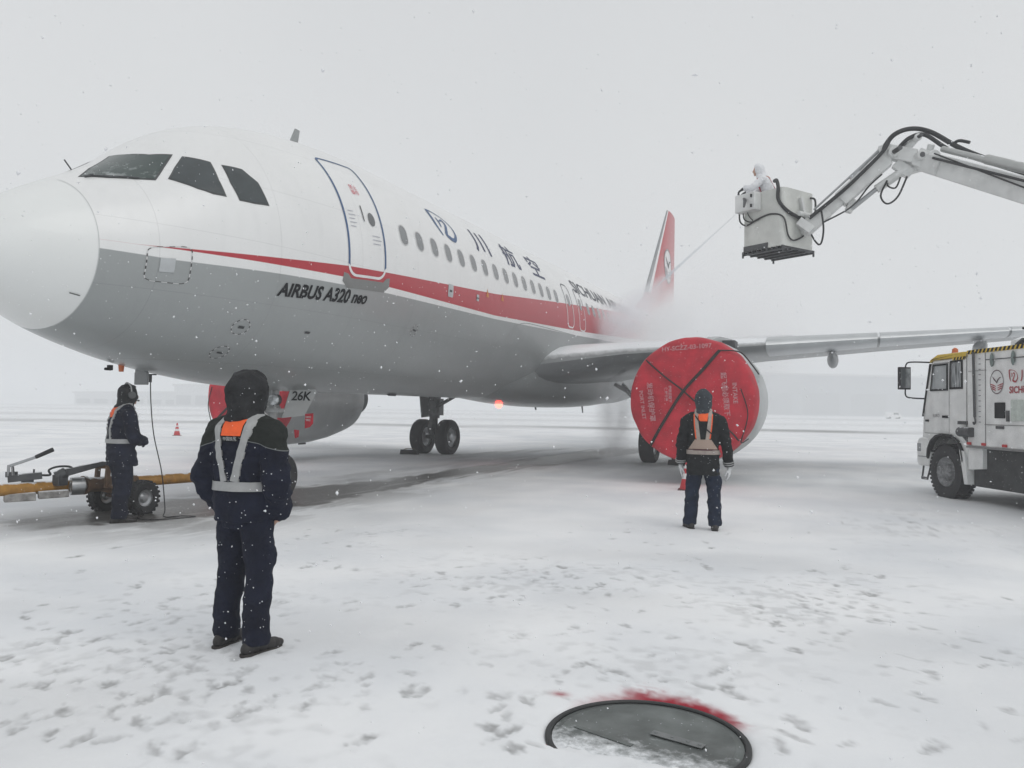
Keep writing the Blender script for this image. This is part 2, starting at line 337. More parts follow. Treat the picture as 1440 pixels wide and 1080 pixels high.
FEET=[(0.74,-1.65),(0.24,-1.71),(-0.24,-2.38),(-0.43,-3.27),(-1.37,-3.26),(-1.48,-3.42),(-1.18,-3.18),(-1.61,-3.98),(-1.87,-4.02),(-1.75,-4.06),(-1.58,-3.98),(-0.84,-4.02),(-1.3,-4.41),(-1.21,-4.18),(-1.83,-5.06),(-1.66,-4.28),(-2.13,-4.14),(-2.13,-4.22),(-2.36,-4.65),(-2.32,-4.73),(-2.2,-4.83),(-2.17,-5.02),(-2.52,-5.15),(-2.58,-5.19),(-2.7,-5.11),(-2.77,-5.18),(-2.75,-5.54),(-2.48,-5.6),(-2.68,-5.65),(-2.41,-5.7),(-2.08,-5.62),(-1.91,-5.6),(-2.16,-5.96),(-2.25,-6.0),(-1.95,-5.96),(-1.96,-6.18),(-2.62,-6.04),(-2.77,-5.37),(-2.12,-5.38),(-2.28,-5.4),(-2.68,-5.91),(-2.4,-5.36),(-0.64,-4.31),(-0.81,-4.66),(-1.53,-4.56),(-1.56,-4.84),(2.81,-2.98),(2.75,-3.33),(2.05,-3.38),(1.97,-3.72),(1.01,-3.97),(0.84,-4.02),(0.98,-4.28),(0.97,-4.49),(1.19,-5.27),(0.92,-5.27),(0.63,-5.36),(0.73,-5.75),(1.23,-5.82),(1.02,-5.85),(-0.04,-5.59),(1.68,-5.88),(1.44,-6.22),(1.95,-6.18),(1.61,-6.36),(1.13,-6.43),(1.21,-6.7),(1.38,-6.74),(0.98,-6.7),(1.03,-6.9),(2.21,-6.77),(1.66,-6.79),(1.82,-6.97),(2.69,-7.4),(2.54,-7.47),(3.76,-7.3),(1.03,-7.94),(1.21,-8.06),(0.77,-8.14),(0.71,-8.23),(0.96,-8.26),(1.34,-8.41),(1.73,-8.47),(1.27,-8.52),(1.54,-8.72),(2.11,-8.85),(2.05,-8.9),(1.61,-8.9),(1.17,-8.95),(2.32,-8.61),(3.16,-8.69),(3.22,-8.66),(2.92,-8.38),(2.9,-8.98),(0.01,-8.16),(0.09,-8.08),(-0.55,-8.01),(0.08,-8.41),(-0.03,-9.16),(-0.48,-9.08),(-1.17,-9.07),(-1.13,-8.48),(-1.47,-8.43),(-1.33,-8.46),(0.68,-9.65),(0.86,-9.49),(-0.82,-7.98),(-0.81,-8.1),(-0.9,-8.2),(-0.87,-8.14),(-0.74,-7.26),(-0.8,-7.49),(-0.8,-7.76),(-0.79,-7.38),(0.48,-9.56),(0.67,-9.35),(7.3,-9.52),(6.67,-9.73),(6.24,-9.33),(8.44,-9.19),(-1.57,-6.55),(-1.56,-6.61),(0.16,-5.94),(-0.36,-6.68),(-0.84,-6.15),(-2.2,-6.68),(-1.18,-5.79),(-1.67,-5.53),(-1.74,-6.05),(-1.59,-7.08),(-1.9,-7.24),(-2.02,-7.34),(-1.85,-7.16),(-1.65,-7.16),(-1.44,-7.17)]
extra = []
for (cx, cy, sx, sy, n) in ((-2.1, -5.2, .6, .6, 34), (-1.2, -4.5, .6, .8, 22), (1.3, -6.3, .6, .9, 24), (1.5, -8.5, .8, .6, 34), (2.6, -3.4, .8, .7, 12), (6.8, -9.5, 1.0, .5, 14), (-.6, -7.7, .5, .6, 10), (-.4, -6.3, 1.5, 1.5, 14), (3.8, -6.6, 1.2, .8, 10), (0.2, -9.3, .7, .5, 8)):
    for _ in range(int(n * 3.2)): extra.append((random.gauss(cx, sx), random.gauss(cy, sy)))
def dent(cx, cy, a, L, W, dp, wr):
    i0, i1 = np.searchsorted(gx, (cx - .35, cx + .35)); j0, j1 = np.searchsorted(gy, (cy - .35, cy + .35))
    if i1 - i0 < 2 or j1 - j0 < 2: return
    x = X[i0:i1, j0:j1] - cx; y = Y[i0:i1, j0:j1] - cy; c, s = math.cos(a), math.sin(a)
    u = (x * c + y * s) / L; v = (-x * s + y * c) / (W * (1 + .25 * np.clip((x * c + y * s) / L, -1, 1)))
    d = np.sqrt(u * u + v * v) + .8 * (vnoise(X[i0:i1, j0:j1], Y[i0:i1, j0:j1], .045, 9) - .5) + .7 * (vnoise(X[i0:i1, j0:j1] + Y[i0:i1, j0:j1] * .3, Y[i0:i1, j0:j1], .026, 10) - .5)
    k = 1 / (1 + np.exp((d - .95) * 10)); rim = np.exp(-((d - 1.3) / .25) ** 2)
    H[i0:i1, j0:j1] += -dp * k + dp * .3 * rim
    wear[i0:i1, j0:j1] = np.maximum(wear[i0:i1, j0:j1], wr * k * np.clip(.1 + 1.3 * vnoise(X[i0:i1, j0:j1], Y[i0:i1, j0:j1], .03, 11), 0, 1))
for k, (x, y) in enumerate(FEET): dent(x, y, random.uniform(-.9, .9) + R(23), random.uniform(.06, .10), random.uniform(.028, .045), random.uniform(.004, .009), random.uniform(.3, .62))
for (x, y) in extra: dent(x, y, random.uniform(-1.2, 1.2) + R(23), random.uniform(.03, .085), random.uniform(.016, .04), random.uniform(.002, .007), random.uniform(.12, .42))
tramp = np.zeros_like(X)
for (cx, cy, sx, sy, q) in ((-2.1, -5.2, .9, .9, 1), (-1.2, -4.4, .9, 1.1, .8), (1.3, -6.3, .9, 1.2, .7), (1.5, -8.5, 1.1, .8, 1), (2.6, -3.4, 1, .9, .5), (6.8, -9.5, 1.3, .7, .8), (-.7, -7.6, .7, .8, .7), (-.8, -6.2, 1, 1, .4)): tramp = np.maximum(tramp, q * np.exp(-((X - cx) / sx) ** 2 / 2 - ((Y - cy) / sy) ** 2 / 2))
sc_ = vnoise(X, Y, .055, 51) * .5 + vnoise(X, Y, .11, 52) * .5 + .3 * (vnoise(X, Y, .5, 53) - .5)
scuff = np.clip((sc_ - .60) * 5, 0, 1) * (.10 + .9 * tramp) * (DIST < 16); wear = np.maximum(wear, .22 * scuff); H -= .0035 * scuff
H += .0016 * (vnoise(X, Y, .035, 54) - .5) * (DIST < 12)
# bare wet strip in the shelter of the fuselage
n1 = vnoise(X, Y * 2.2, .8, 21); n2 = vnoise(X, Y * 3.5, .22, 22); n3 = vnoise(X * .35, Y * 3, .35, 23)
def band(X, Y, pts):
    px = [p[0] for p in pts]; lo = np.interp(X, px, [p[1] for p in pts]); hi = np.interp(X, px, [p[2] for p in pts]); st = np.interp(X, px, [p[3] for p in pts])
    mid = (lo + hi) / 2; hw = (hi - lo) / 2 + 1e-3
    return st / (1 + np.exp((np.abs(Y - mid) - hw) / .07 + (n1 - .5) * 9 + (n2 - .5) * 6))
b1 = 1.25 * band(X, Y, [(0.8, -.2, .7, 0), (1.6, -.25, 1.2, 1.0), (3, -.75, 1.0, .95), (4.8, -1.1, .8, .95), (6, -1.15, .65, 1), (8, -1.0, .25, 1.0), (11, -.8, .1, .95), (14.5, -1.0, -.1, .95), (19, -1.6, .2, .8), (25, -2, .2, .45), (27, -2, 0, 0)])
b2 = band(X, Y, [(7, .9, 1.2, 0), (9, 1.0, 1.5, .35), (15, 1.0, 1.7, .3), (17.6, 2.4, 3.1, .5), (22, 1.2, 2.0, .6), (25, .4, 1.2, .2), (27, 0, 1, 0)])
b3 = band(X, Y, [(14.5, -3.3, -2.4, 0), (16, -4.3, -3.2, .35), (20, -4.8, -3.4, .3), (24, -4.5, -3.5, 0)])
wear = np.maximum(wear, np.maximum(b1, np.maximum(b2, b3)) * np.clip(.58 + .7 * n3 + .5 * (vnoise(X * .5, Y * 5, .25, 24) - .3), 0, 1.05))
soft = np.exp(-((Y + .15) / 1.9) ** 4) * np.clip((X - .2) / 2, 0, 1) * np.clip((26 - X) / 6, 0, 1); wear = np.maximum(wear, soft * np.clip(.50 * (n1 + .5 * n2 - .25) * (1 + .9 * (X < 7)), 0, .6))
und = np.exp(-((Y + .3) / 3.6) ** 4) * np.clip((X - .5) / 4, 0, 1) * np.clip((30 - X) / 8, 0, 1); wear = np.maximum(wear, und * (.10 + .14 * n1))
unw = np.exp(-((np.abs(Y + .1) - 7) / 6) ** 4) * np.exp(-((X - 16) / 4.5) ** 4); wear = np.maximum(wear, unw * (.06 + .12 * n1))
tru = np.exp(-((V_ - (CP.x * .3908 - CP.y * .9205) - 9.2) / 1.3) ** 4) * np.clip((18 - (U_ - (CP.x * .9203 + CP.y * .3912))) / 2, 0, 1); wear = np.maximum(wear, tru * (.25 + .2 * n1))
LAT = V_ - (CP.x * .3908 - CP.y * .9205); DEP = U_ - (CP.x * .9203 + CP.y * .3912)
# far strips swept clear across the apron
fn = vnoise(LAT, DEP, 18, 31); fn2 = vnoise(LAT * .15, DEP * .5, 3, 32)
def strip(d0, w, st, sl=0.): return st * np.exp(-((DEP - d0 - sl * LAT) / w) ** 2) * np.clip(.4 + fn2, 0, 1.1)
far = strip(66, 3.5, .8) + strip(105, 9, .25) + strip(52, 1.6, .12) + strip(33, 1.4, .10) * (LAT > 2) + strip(23.5, .5, .12) + strip(200, 30, .25) + strip(430, 90, .3)
far *= np.clip((DEP - 20) / 8, 0, 1)
wear = np.maximum(wear, far)
wear = np.maximum(wear, .10 * np.clip((wind - .55) * 3, 0, 1) * np.clip((14 - DEP) / 6, 0, 1))
# pit: cleared lid, snow drifted over its near side, red paint behind it
dx = X - PIT[0]; dy = Y - PIT[1]; rr = np.hypot(dx, dy); sN = -(dx * .9203 + dy * .3912); sL = dx * .3908 - dy * .9205
pn = (vnoise(X, Y, .12, 41) - .5) * .16 + (vnoise(X, Y, .03, 42) - .5) * .06
cover = 1 / (1 + np.exp(-(sN - (.27 + .25 * sL + .0 + pn)) / .022))
inside = 1 / (1 + np.exp((rr - .480) / .008))
H = H * (1 - inside) + inside * (-.012 * (1 - cover) + (.034 + .01 * pn / .1) * cover)
H += .014 * np.exp(-((rr - .60) / .09) ** 2) * (sN > -.1)
outw = .09 + .12 * np.clip(1 - np.abs(sL - .10) / .42, 0, 1)
edge = (rr - .47) / outw + (vnoise(X, Y, .08, 43) - .5) * .35 + (vnoise(X, Y, .026, 44) - .5) * .35
ra = 1 / (1 + np.exp((edge - .85) * 8)) * (rr > .465) / (1 + np.exp((sN + .14) / .03)) * np.clip(.8 + sL * 2.2, 0, 1)
fleck = np.clip(1.35 - 1.05 * np.clip(edge, 0, 1) + (vnoise(X, Y, .026, 45) - .5) * 1.1 * np.clip(edge, .15, 1), 0, 1)
paint = np.clip(ra * fleck, 0, 1); H -= .010 * ra
paint = np.maximum(paint, .85 * np.exp(-(((X + 1.27) / .035) ** 2 + ((Y + 7.30) / .045) ** 2)))
H[np.hypot(X, Y) > 120] = 0
nx, ny = X.shape; gm = bpy.data.meshes.new('apron_snow')
co = np.stack([X, Y, H], -1).reshape(-1, 3).astype(np.float32)
ii = (np.arange(nx - 1)[:, None] * ny + np.arange(ny - 1)[None, :]).ravel()
fc = np.stack([ii, ii + ny, ii + ny + 1, ii + 1], -1).astype(np.int32)
gm.vertices.add(len(co)); gm.vertices.foreach_set('co', co.ravel()); gm.loops.add(fc.size); gm.loops.foreach_set('vertex_index', fc.ravel())
gm.polygons.add(len(fc)); gm.polygons.foreach_set('loop_start', np.arange(0, fc.size, 4, dtype=np.int32)); gm.update(calc_edges=True)
gm.polygons.foreach_set('use_smooth', [True] * len(fc))
for nm, A in (('wear', wear), ('paint', paint)):
    at_ = gm.attributes.new(nm, 'FLOAT', 'POINT'); at_.data.foreach_set('value', np.clip(A, 0, 1).ravel().astype(np.float32))
go = bpy.data.objects.new('snowy_ground', gm); COL.objects.link(go); tag(go, 'snow covered apron with footprints and bare wet strip under the aircraft', kind='structure')
m = bpy.data.materials.new('apron_snow'); m.use_nodes = True; t = m.node_tree; b = t.nodes['Principled BSDF']; L = t.links.new
tc = N(t, 'ShaderNodeTexCoord'); aw = N(t, 'ShaderNodeAttribute', attribute_name='wear'); ap = N(t, 'ShaderNodeAttribute', attribute_name='paint')
n = N(t, 'ShaderNodeTexNoise'); n.inputs['Scale'].default_value = .5; n.inputs['Detail'].default_value = 7; L(tc.outputs['Object'], n.inputs['Vector'])
c1 = N(t, 'ShaderNodeValToRGB'); c1.color_ramp.elements[0].position = .35; c1.color_ramp.elements[0].color = (.74, .76, .785, 1); c1.color_ramp.elements[1].position = .62; c1.color_ramp.elements[1].color = (.87, .88, .89, 1); L(n.outputs[0], c1.inputs[0])
n2_ = N(t, 'ShaderNodeTexNoise'); n2_.inputs['Scale'].default_value = 22; n2_.inputs['Detail'].default_value = 6; L(tc.outputs['Object'], n2_.inputs['Vector'])
ma = N(t, 'ShaderNodeMath', operation='MULTIPLY_ADD'); L(n2_.outputs[0], ma.inputs[0]); ma.inputs[1].default_value = .5; ma.inputs[2].default_value = -.25
ad = N(t, 'ShaderNodeMath', operation='ADD', use_clamp=True); L(aw.outputs['Fac'], ad.inputs[0])
mw = N(t, 'ShaderNodeMath', operation='MULTIPLY'); L(ma.outputs[0], mw.inputs[0]); L(aw.outputs['Fac'], mw.inputs[1]); L(mw.outputs[0], ad.inputs[1])
m1 = N(t, 'ShaderNodeMix', data_type='RGBA'); L(ad.outputs[0], m1.inputs[0]); L(c1.outputs[0], m1.inputs[6]); m1.inputs[7].default_value = (.068, .063, .058, 1)
m2 = N(t, 'ShaderNodeMix', data_type='RGBA'); L(ap.outputs['Fac'], m2.inputs[0]); L(m1.outputs[2], m2.inputs[6]); m2.inputs[7].default_value = (.33, .018, .035, 1); L(m2.outputs[2], b.inputs['Base Color'])
rg = N(t, 'ShaderNodeMapRange'); L(ad.outputs[0], rg.inputs['Value']); rg.inputs['From Min'].default_value = .3; rg.inputs['From Max'].default_value = .9; rg.inputs['To Min'].default_value = .85; rg.inputs['To Max'].default_value = .38; L(rg.outputs[0], b.inputs['Roughness'])
b.inputs['Specular IOR Level'].default_value = .25
bp = N(t, 'ShaderNodeBump'); bp.inputs['Strength'].default_value = .35; bp.inputs['Distance'].default_value = .008; L(n2_.outputs[0], bp.inputs['Height']); L(bp.outputs[0], b.inputs['Normal'])
gm.materials.append(m)

# pit lid
pit = empty('fuel_pit_cover', (PIT[0], PIT[1], 0)); tag(pit, 'round grey metal pit cover half buried in snow with red paint around its far edge', 'pit cover')
mb = MB(); mb.lathe([(-.02, 0.001), (.006, .001), (.008, .38), (.014, .402), (.008, .415), (.006, .440), (-.02, .440)], (PIT[0], PIT[1], 0), (0, 0, 1), 72)

lm2 = lid_metal.copy(); lm2.name = 'pit_lid_dusted'; t = lm2.node_tree; b = t.nodes['Principled BSDF']; L = t.links.new; src = b.inputs['Base Color'].links[0].from_socket
tc = N(t, 'ShaderNodeTexCoord'); dt = N(t, 'ShaderNodeVectorMath', operation='DOT_PRODUCT'); L(tc.outputs['Object'], dt.inputs[0]); dt.inputs[1].default_value = (-1.0, .10, 0)
nn_ = N(t, 'ShaderNodeTexNoise'); nn_.inputs['Scale'].default_value = 14; nn_.inputs['Detail'].default_value = 10; nn_.inputs['Roughness'].default_value = .7; L(tc.outputs['Object'], nn_.inputs['Vector'])
sm_ = N(t, 'ShaderNodeMath', operation='MULTIPLY_ADD'); L(nn_.outputs[0], sm_.inputs[0]); sm_.inputs[1].default_value = .75; L(dt.outputs['Value'], sm_.inputs[2])
r4 = N(t, 'ShaderNodeMapRange'); L(sm_.outputs[0], r4.inputs['Value']); r4.inputs['From Min'].default_value = .42; r4.inputs['From Max'].default_value = .66
x4 = N(t, 'ShaderNodeMix', data_type='RGBA'); L(r4.outputs[0], x4.inputs[0]); L(src, x4.inputs[6]); x4.inputs[7].default_value = (.78, .8, .82, 1); L(x4.outputs[2], b.inputs['Base Color'])
r5 = N(t, 'ShaderNodeMapRange'); L(r4.outputs[0], r5.inputs['Value']); r5.inputs['To Min'].default_value = .5; r5.inputs['To Max'].default_value = .9; L(r5.outputs[0], b.inputs['Roughness']); r6 = N(t, 'ShaderNodeMapRange'); L(r4.outputs[0], r6.inputs['Value']); r6.inputs['To Min'].default_value = .5; r6.inputs['To Max'].default_value = 0; L(r6.outputs[0], b.inputs['Metallic'])
obj('lid', mb, lm2, pit, 30)
mb = MB(); mb.lathe([(-.02, .443), (.012, .443), (.018, .448), (.018, .464), (.012, .472), (-.02, .472)], (PIT[0], PIT[1], 0), (0, 0, 1), 72)
obj('rim', mb, mat('pit_rim', (.04, .042, .043), .55, .4), pit, 30)
pl = MB(); o = at(3.56, 3.98) ; d = (RH * .8 - FH * .6)
for kk, (oo, LL) in enumerate((((.14, -.02), .26),)):
    c = Vector((PIT[0], PIT[1], .014)) + RH * oo[0] + FH * oo[1]; pl.beam(c - d * LL / 2, c + d * LL / 2, .05, .006)
for q in (-.42, -.1, .2, .42): pl.tube([c + d * LL * q, c + d * LL * q + Vector((0, 0, .007))], .009, 8)
obj('hinge_plate', pl, plate_dull, pit, bevel=.002)
pl = MB(); c = Vector((PIT[0], PIT[1], .010)) + RH * -.2 + FH * .02; d2 = RH * .75 - FH * .66; pl.beam(c - d2 * .16, c + d2 * .16, .03, .006); obj('lifting_bar', pl, lid_metal, pit, bevel=.002)

# ------------------------------------------------------------------ airliner
TOP=[(0,3.20),(.04,3.36),(.12,3.49),(.3,3.68),(.6,3.90),(1.0,4.14),(1.5,4.42),(1.9,4.69),(2.3,5.02),(2.8,5.33),(3.4,5.57),(4.2,5.75),(5.2,5.86),(6.5,5.91),(25,5.91),(29,5.88),(33,5.72),(37.57,5.2)]
BOT=[(0,3.20),(.04,3.04),(.12,2.91),(.3,2.74),(.6,2.56),(1.0,2.38),(1.5,2.22),(2.2,2.05),(3.0,1.92),(4.0,1.82),(5.5,1.77),(24,1.77),(26,1.95),(29,2.65),(33,3.75),(37.57,4.85)]
HWD=[(0,0.0),(.04,.17),(.12,.31),(.3,.50),(.6,.73),(1.0,.97),(1.5,1.20),(2.2,1.45),(3.0,1.67),(4.0,1.84),(5.0,1.94),(6.3,1.975),(24,1.975),(28,1.75),(32,1.2),(35,.7),(37.57,.2)]
ZCC=[(0,3.20),(1,3.26),(2.2,3.42),(4,3.66),(6,3.8),(24,3.8),(30,4.3),(37.57,5.0)]
def mono(T, x):
    xs = [a for a, _ in T]; ys = [b for _, b in T]; n = len(xs)
    if x <= xs[0]: return ys[0]
    if x >= xs[-1]: return ys[-1]
    d = [(ys[i+1]-ys[i])/(xs[i+1]-xs[i]) for i in range(n-1)]
    m = [d[0]]+[0 if d[i-1]*d[i] <= 0 else 2*d[i-1]*d[i]/(d[i-1]+d[i]) for i in range(1, n-1)]+[d[-1]]
    i = max(j for j in range(n-1) if xs[j] <= x); h = xs[i+1]-xs[i]; t = (x-xs[i])/h
    return (2*t**3-3*t*t+1)*ys[i]+(t**3-2*t*t+t)*h*m[i]+(-2*t**3+3*t*t)*ys[i+1]+(t**3-t*t)*h*m[i+1]
def surf(x, th, off=0.):
    """hull point: x metres aft of the nose, th angle (0 = port side, pi/2 = crown)"""
    zt, zb, w, zc = (mono(T, x) for T in (TOP, BOT, HWD, ZCC)); c, s = math.cos(th), math.sin(th)
    rz = (zt - zc) if s > 0 else (zc - zb)
    nrm = Vector((-.0, -c / max(w, .01), s / max(rz, .01))).normalized()
    if x < 6: nrm.x = -(mono(HWD, x + .05) - mono(HWD, x)) / .05 * abs(c) - (mono(TOP, x + .05) - mono(TOP, x)) / .05 * max(s, 0) * .8; nrm.normalize()
    return Vector((x, -w * c, zc + s * rz)) + nrm * off
def th_at(x, z):
    zt, zb, zc = mono(TOP, x), mono(BOT, x), mono(ZCC, x); s = (z - zc) / ((zt - zc) if z > zc else (zc - zb)); return math.asin(max(-1, min(1, s)))
def hullmap(VF, x0, t0, off=.004, m=0, mb=None, rad=2.0, step=(.25, .06), flip=1):
    """wrap a flat shape (metres aft, metres of arc) on the port side of the hull"""
    V, F = cut2(VF, step); mb = mb or MB(); return mb.add([surf(x0 + a, t0 + b / rad, off) for a, b in V], F, m)
jet = empty('airliner', (0, 0, 0)); tag(jet, 'white and grey twin engine airliner with red stripe parked on the snowy apron', 'airplane')
def hullgrid(xs, n=96): return [[surf(x, -math.pi + 2 * math.pi * k / n) for k in range(n)] for x in xs]
mb = MB(); mb.grid(hullgrid([0.004, .015, .04, .08, .13, .2, .3, .42, .56, .7, .85, 1.0]), wrap=True)
obj('radome', mb, mat('radome_paint', (.77, .785, .775), .42, var=.02, vs=1.5, coat=.3), jet, 60)
xs = [1.0 + .12 * i for i in range(47)] + [6.6 + .6 * i for i in range(31)] + [25.2 + .5 * i for i in range(25)] + [37.57]
mb = MB(); mb.grid(hullgrid(xs), wrap=True); n0 = len(mb.v); mb.add([surf(37.57, -math.pi + 2 * math.pi * k / 96) for k in range(96)], [tuple(range(96))])
# livery: white crown, red stripe, grey belly (limits measured along the hull)
lm = bpy.data.materials.new('airliner_livery'); lm.use_nodes = True; t = lm.node_tree; b = t.nodes['Principled BSDF']; L = t.links.new
tc = N(t, 'ShaderNodeTexCoord'); sp = N(t, 'ShaderNodeSeparateXYZ'); L(tc.outputs['Object'], sp.inputs[0])
xd = N(t, 'ShaderNodeMath', operation='DIVIDE'); L(sp.outputs['X'], xd.inputs[0]); xd.inputs[1].default_value = 38
def zline(pts):
    r = N(t, 'ShaderNodeValToRGB'); e = r.color_ramp.elements; r.color_ramp.interpolation = 'LINEAR'
    while len(e) < len(pts): e.new(.5)
    for i, (x, z) in enumerate(pts): e[i].position = x / 38; e[i].color = (z / 8,) * 3 + (1,)
    L(xd.outputs[0], r.inputs[0]); k = N(t, 'ShaderNodeMath', operation='MULTIPLY'); L(r.outputs[0], k.inputs[0]); k.inputs[1].default_value = 8
    g = N(t, 'ShaderNodeMath', operation='SUBTRACT'); L(sp.outputs['Z'], g.inputs[0]); L(k.outputs[0], g.inputs[1])
    s_ = N(t, 'ShaderNodeMapRange'); s_.inputs['From Min'].default_value = -.004; s_.inputs['From Max'].default_value = .004; L(g.outputs[0], s_.inputs['Value']); return s_.outputs[0]
gl = zline([(0.9, 3.27), (1.8, 3.25), (3.28, 3.30), (5.53, 3.35), (9.68, 3.39), (15.05, 3.53), (20, 3.7), (26, 4.1), (37, 5.1)])
rt = zline([(1.4, 3.37), (1.53, 3.38), (3.25, 3.51), (4.46, 3.61), (9.57, 3.90), (13.9, 4.27), (20, 4.75), (27, 5.5), (30, 6.2)])
rb = zline([(1.4, 3.37), (1.53, 3.375), (3.26, 3.41), (4.48, 3.44), (5.4, 3.45), (9.65, 3.46), (15.2, 3.66), (20, 3.9), (26, 4.3), (37, 5.1)])
nz = N(t, 'ShaderNodeTexNoise'); nz.inputs['Scale'].default_value = 1.3; nz.inputs['Detail'].default_value = 6; L(tc.outputs['Object'], nz.inputs['Vector'])
vr = N(t, 'ShaderNodeMapRange'); vr.inputs['From Min'].default_value = .3; vr.inputs['From Max'].default_value = .7; vr.inputs['To Min'].default_value = .97; vr.inputs['To Max'].default_value = 1.02; L(nz.outputs[0], vr.inputs['Value'])
a1 = N(t, 'ShaderNodeMix', data_type='RGBA'); L(gl, a1.inputs[0]); a1.inputs[6].default_value = (.315, .333, .333, 1); a1.inputs[7].default_value = (.78, .785, .78, 1)
nb = N(t, 'ShaderNodeMath', operation='SUBTRACT'); nb.inputs[0].default_value = 1; L(rt, nb.inputs[1]); band_ = N(t, 'ShaderNodeMath', operation='MULTIPLY'); L(nb.outputs[0], band_.inputs[0]); L(rb, band_.inputs[1])
a2 = N(t, 'ShaderNodeMix', data_type='RGBA'); L(band_.outputs[0], a2.inputs[0]); L(a1.outputs[2], a2.inputs[6]); a2.inputs[7].default_value = (.43, .022, .035, 1)
a3 = N(t, 'ShaderNodeMix', data_type='RGBA', blend_type='MULTIPLY'); a3.inputs[0].default_value = 1; L(a2.outputs[2], a3.inputs[6]); L(vr.outputs[0], a3.inputs[7])
fr = N(t, 'ShaderNodeMath', operation='FRACT'); dv = N(t, 'ShaderNodeMath', operation='DIVIDE'); L(sp.outputs['X'], dv.inputs[0]); dv.inputs[1].default_value = 1.6; L(dv.outputs[0], fr.inputs[0])
ls = N(t, 'ShaderNodeMath', operation='LESS_THAN'); L(fr.outputs[0], ls.inputs[0]); ls.inputs[1].default_value = .0045
fz = N(t, 'ShaderNodeMath', operation='FRACT'); dz = N(t, 'ShaderNodeMath', operation='MULTIPLY_ADD'); L(sp.outputs['Z'], dz.inputs[0]); dz.inputs[1].default_value = 1 / .78; dz.inputs[2].default_value = .31; L(dz.outputs[0], fz.inputs[0])
lz = N(t, 'ShaderNodeMath', operation='LESS_THAN'); L(fz.outputs[0], lz.inputs[0]); lz.inputs[1].default_value = .008
mxx = N(t, 'ShaderNodeMath', operation='MAXIMUM'); L(ls.outputs[0], mxx.inputs[0]); L(lz.outputs[0], mxx.inputs[1])
mps = N(t, 'ShaderNodeMapping'); mps.inputs['Scale'].default_value = (9, 9, .8); L(tc.outputs['Object'], mps.inputs[0]); ns = N(t, 'ShaderNodeTexNoise'); ns.inputs['Scale'].default_value = 1; ns.inputs['Detail'].default_value = 6; L(mps.outputs[0], ns.inputs['Vector'])
rs_ = N(t, 'ShaderNodeMapRange'); L(ns.outputs[0], rs_.inputs['Value']); rs_.inputs['From Min'].default_value = .45; rs_.inputs['From Max'].default_value = .75; rs_.inputs['To Min'].default_value = 1; rs_.inputs['To Max'].default_value = .965
sm1 = N(t, 'ShaderNodeMath', operation='MULTIPLY_ADD'); L(mxx.outputs[0], sm1.inputs[0]); sm1.inputs[1].default_value = -.16; sm1.inputs[2].default_value = 1; sm2 = N(t, 'ShaderNodeMath', operation='MULTIPLY'); L(sm1.outputs[0], sm2.inputs[0]); L(rs_.outputs[0], sm2.inputs[1])
a35 = N(t, 'ShaderNodeMix', data_type='RGBA', blend_type='MULTIPLY'); a35.inputs[0].default_value = 1; L(a3.outputs[2], a35.inputs[6]); L(sm2.outputs[0], a35.inputs[7]); a3 = a35
# clinging wet snow flecks
br = N(t, 'ShaderNodeTexVoronoi'); br.inputs['Scale'].default_value = 9; L(tc.outputs['Object'], br.inputs['Vector'])
sx = N(t, 'ShaderNodeSeparateXYZ'); L(br.outputs['Color'], sx.inputs[0]); q1 = N(t, 'ShaderNodeMath', operation='MULTIPLY'); L(sx.outputs['X'], q1.inputs[0]); q1.inputs[1].default_value = .16
q2 = N(t, 'ShaderNodeMath', operation='LESS_THAN'); L(br.outputs['Distance'], q2.inputs[0]); L(q1.outputs[0], q2.inputs[1]); q3 = N(t, 'ShaderNodeMath', operation='GREATER_THAN'); L(sx.outputs['Y'], q3.inputs[0]); q3.inputs[1].default_value = .72
q4 = N(t, 'ShaderNodeMath', operation='MULTIPLY'); L(q2.outputs[0], q4.inputs[0]); L(q3.outputs[0], q4.inputs[1]); q5 = N(t, 'ShaderNodeMath', operation='MULTIPLY'); L(q4.outputs[0], q5.inputs[0]); q5.inputs[1].default_value = .35
a4 = N(t, 'ShaderNodeMix', data_type='RGBA'); L(q5.outputs[0], a4.inputs[0]); L(a3.outputs[2], a4.inputs[6]); a4.inputs[7].default_value = (.7, .72, .73, 1); L(a4.outputs[2], b.inputs['Base Color'])
b.inputs['Roughness'].default_value = .36; b.inputs['Coat Weight'].default_value = .3; b.inputs['Coat Roughness'].default_value = .15
obj('fuselage', mb, lm, jet, 60)
# radome joint line, panel lines
def hull_line(P, w=.012, off=.003, mb=None): return hullmap(stroke(P, w), 0, 0, off, mb=mb, step=(.2, .1))
for x in (6.35, 9.9): obj('panel_line', hull_line([(x, -1.9), (x, -.6)], .006, .003, MB()), mat('joint_grey', (.34, .35, .35), .6), jet)
mb = MB()
ft = lambda x, z: th_at(x, z) * 2
hull_line([(10.45, ft(10.45, 3.0)), (10.75, ft(10.7, 3.3)), (11.2, ft(11.2, 3.46)), (12.2, ft(12, 3.5)), (15.5, ft(15, 3.52))], .016, .003, mb)
obj('panel_line', mb, mat('joint_grey', (.34, .35, .35), .6), jet); mb = MB(); hull_line([(1.004, -2.6), (1.004, 0), (1.004, 2.6)], .007, .003, mb)
obj('radome_joint', mb, mat('radome_seal', (.56, .57, .57), .6), jet)
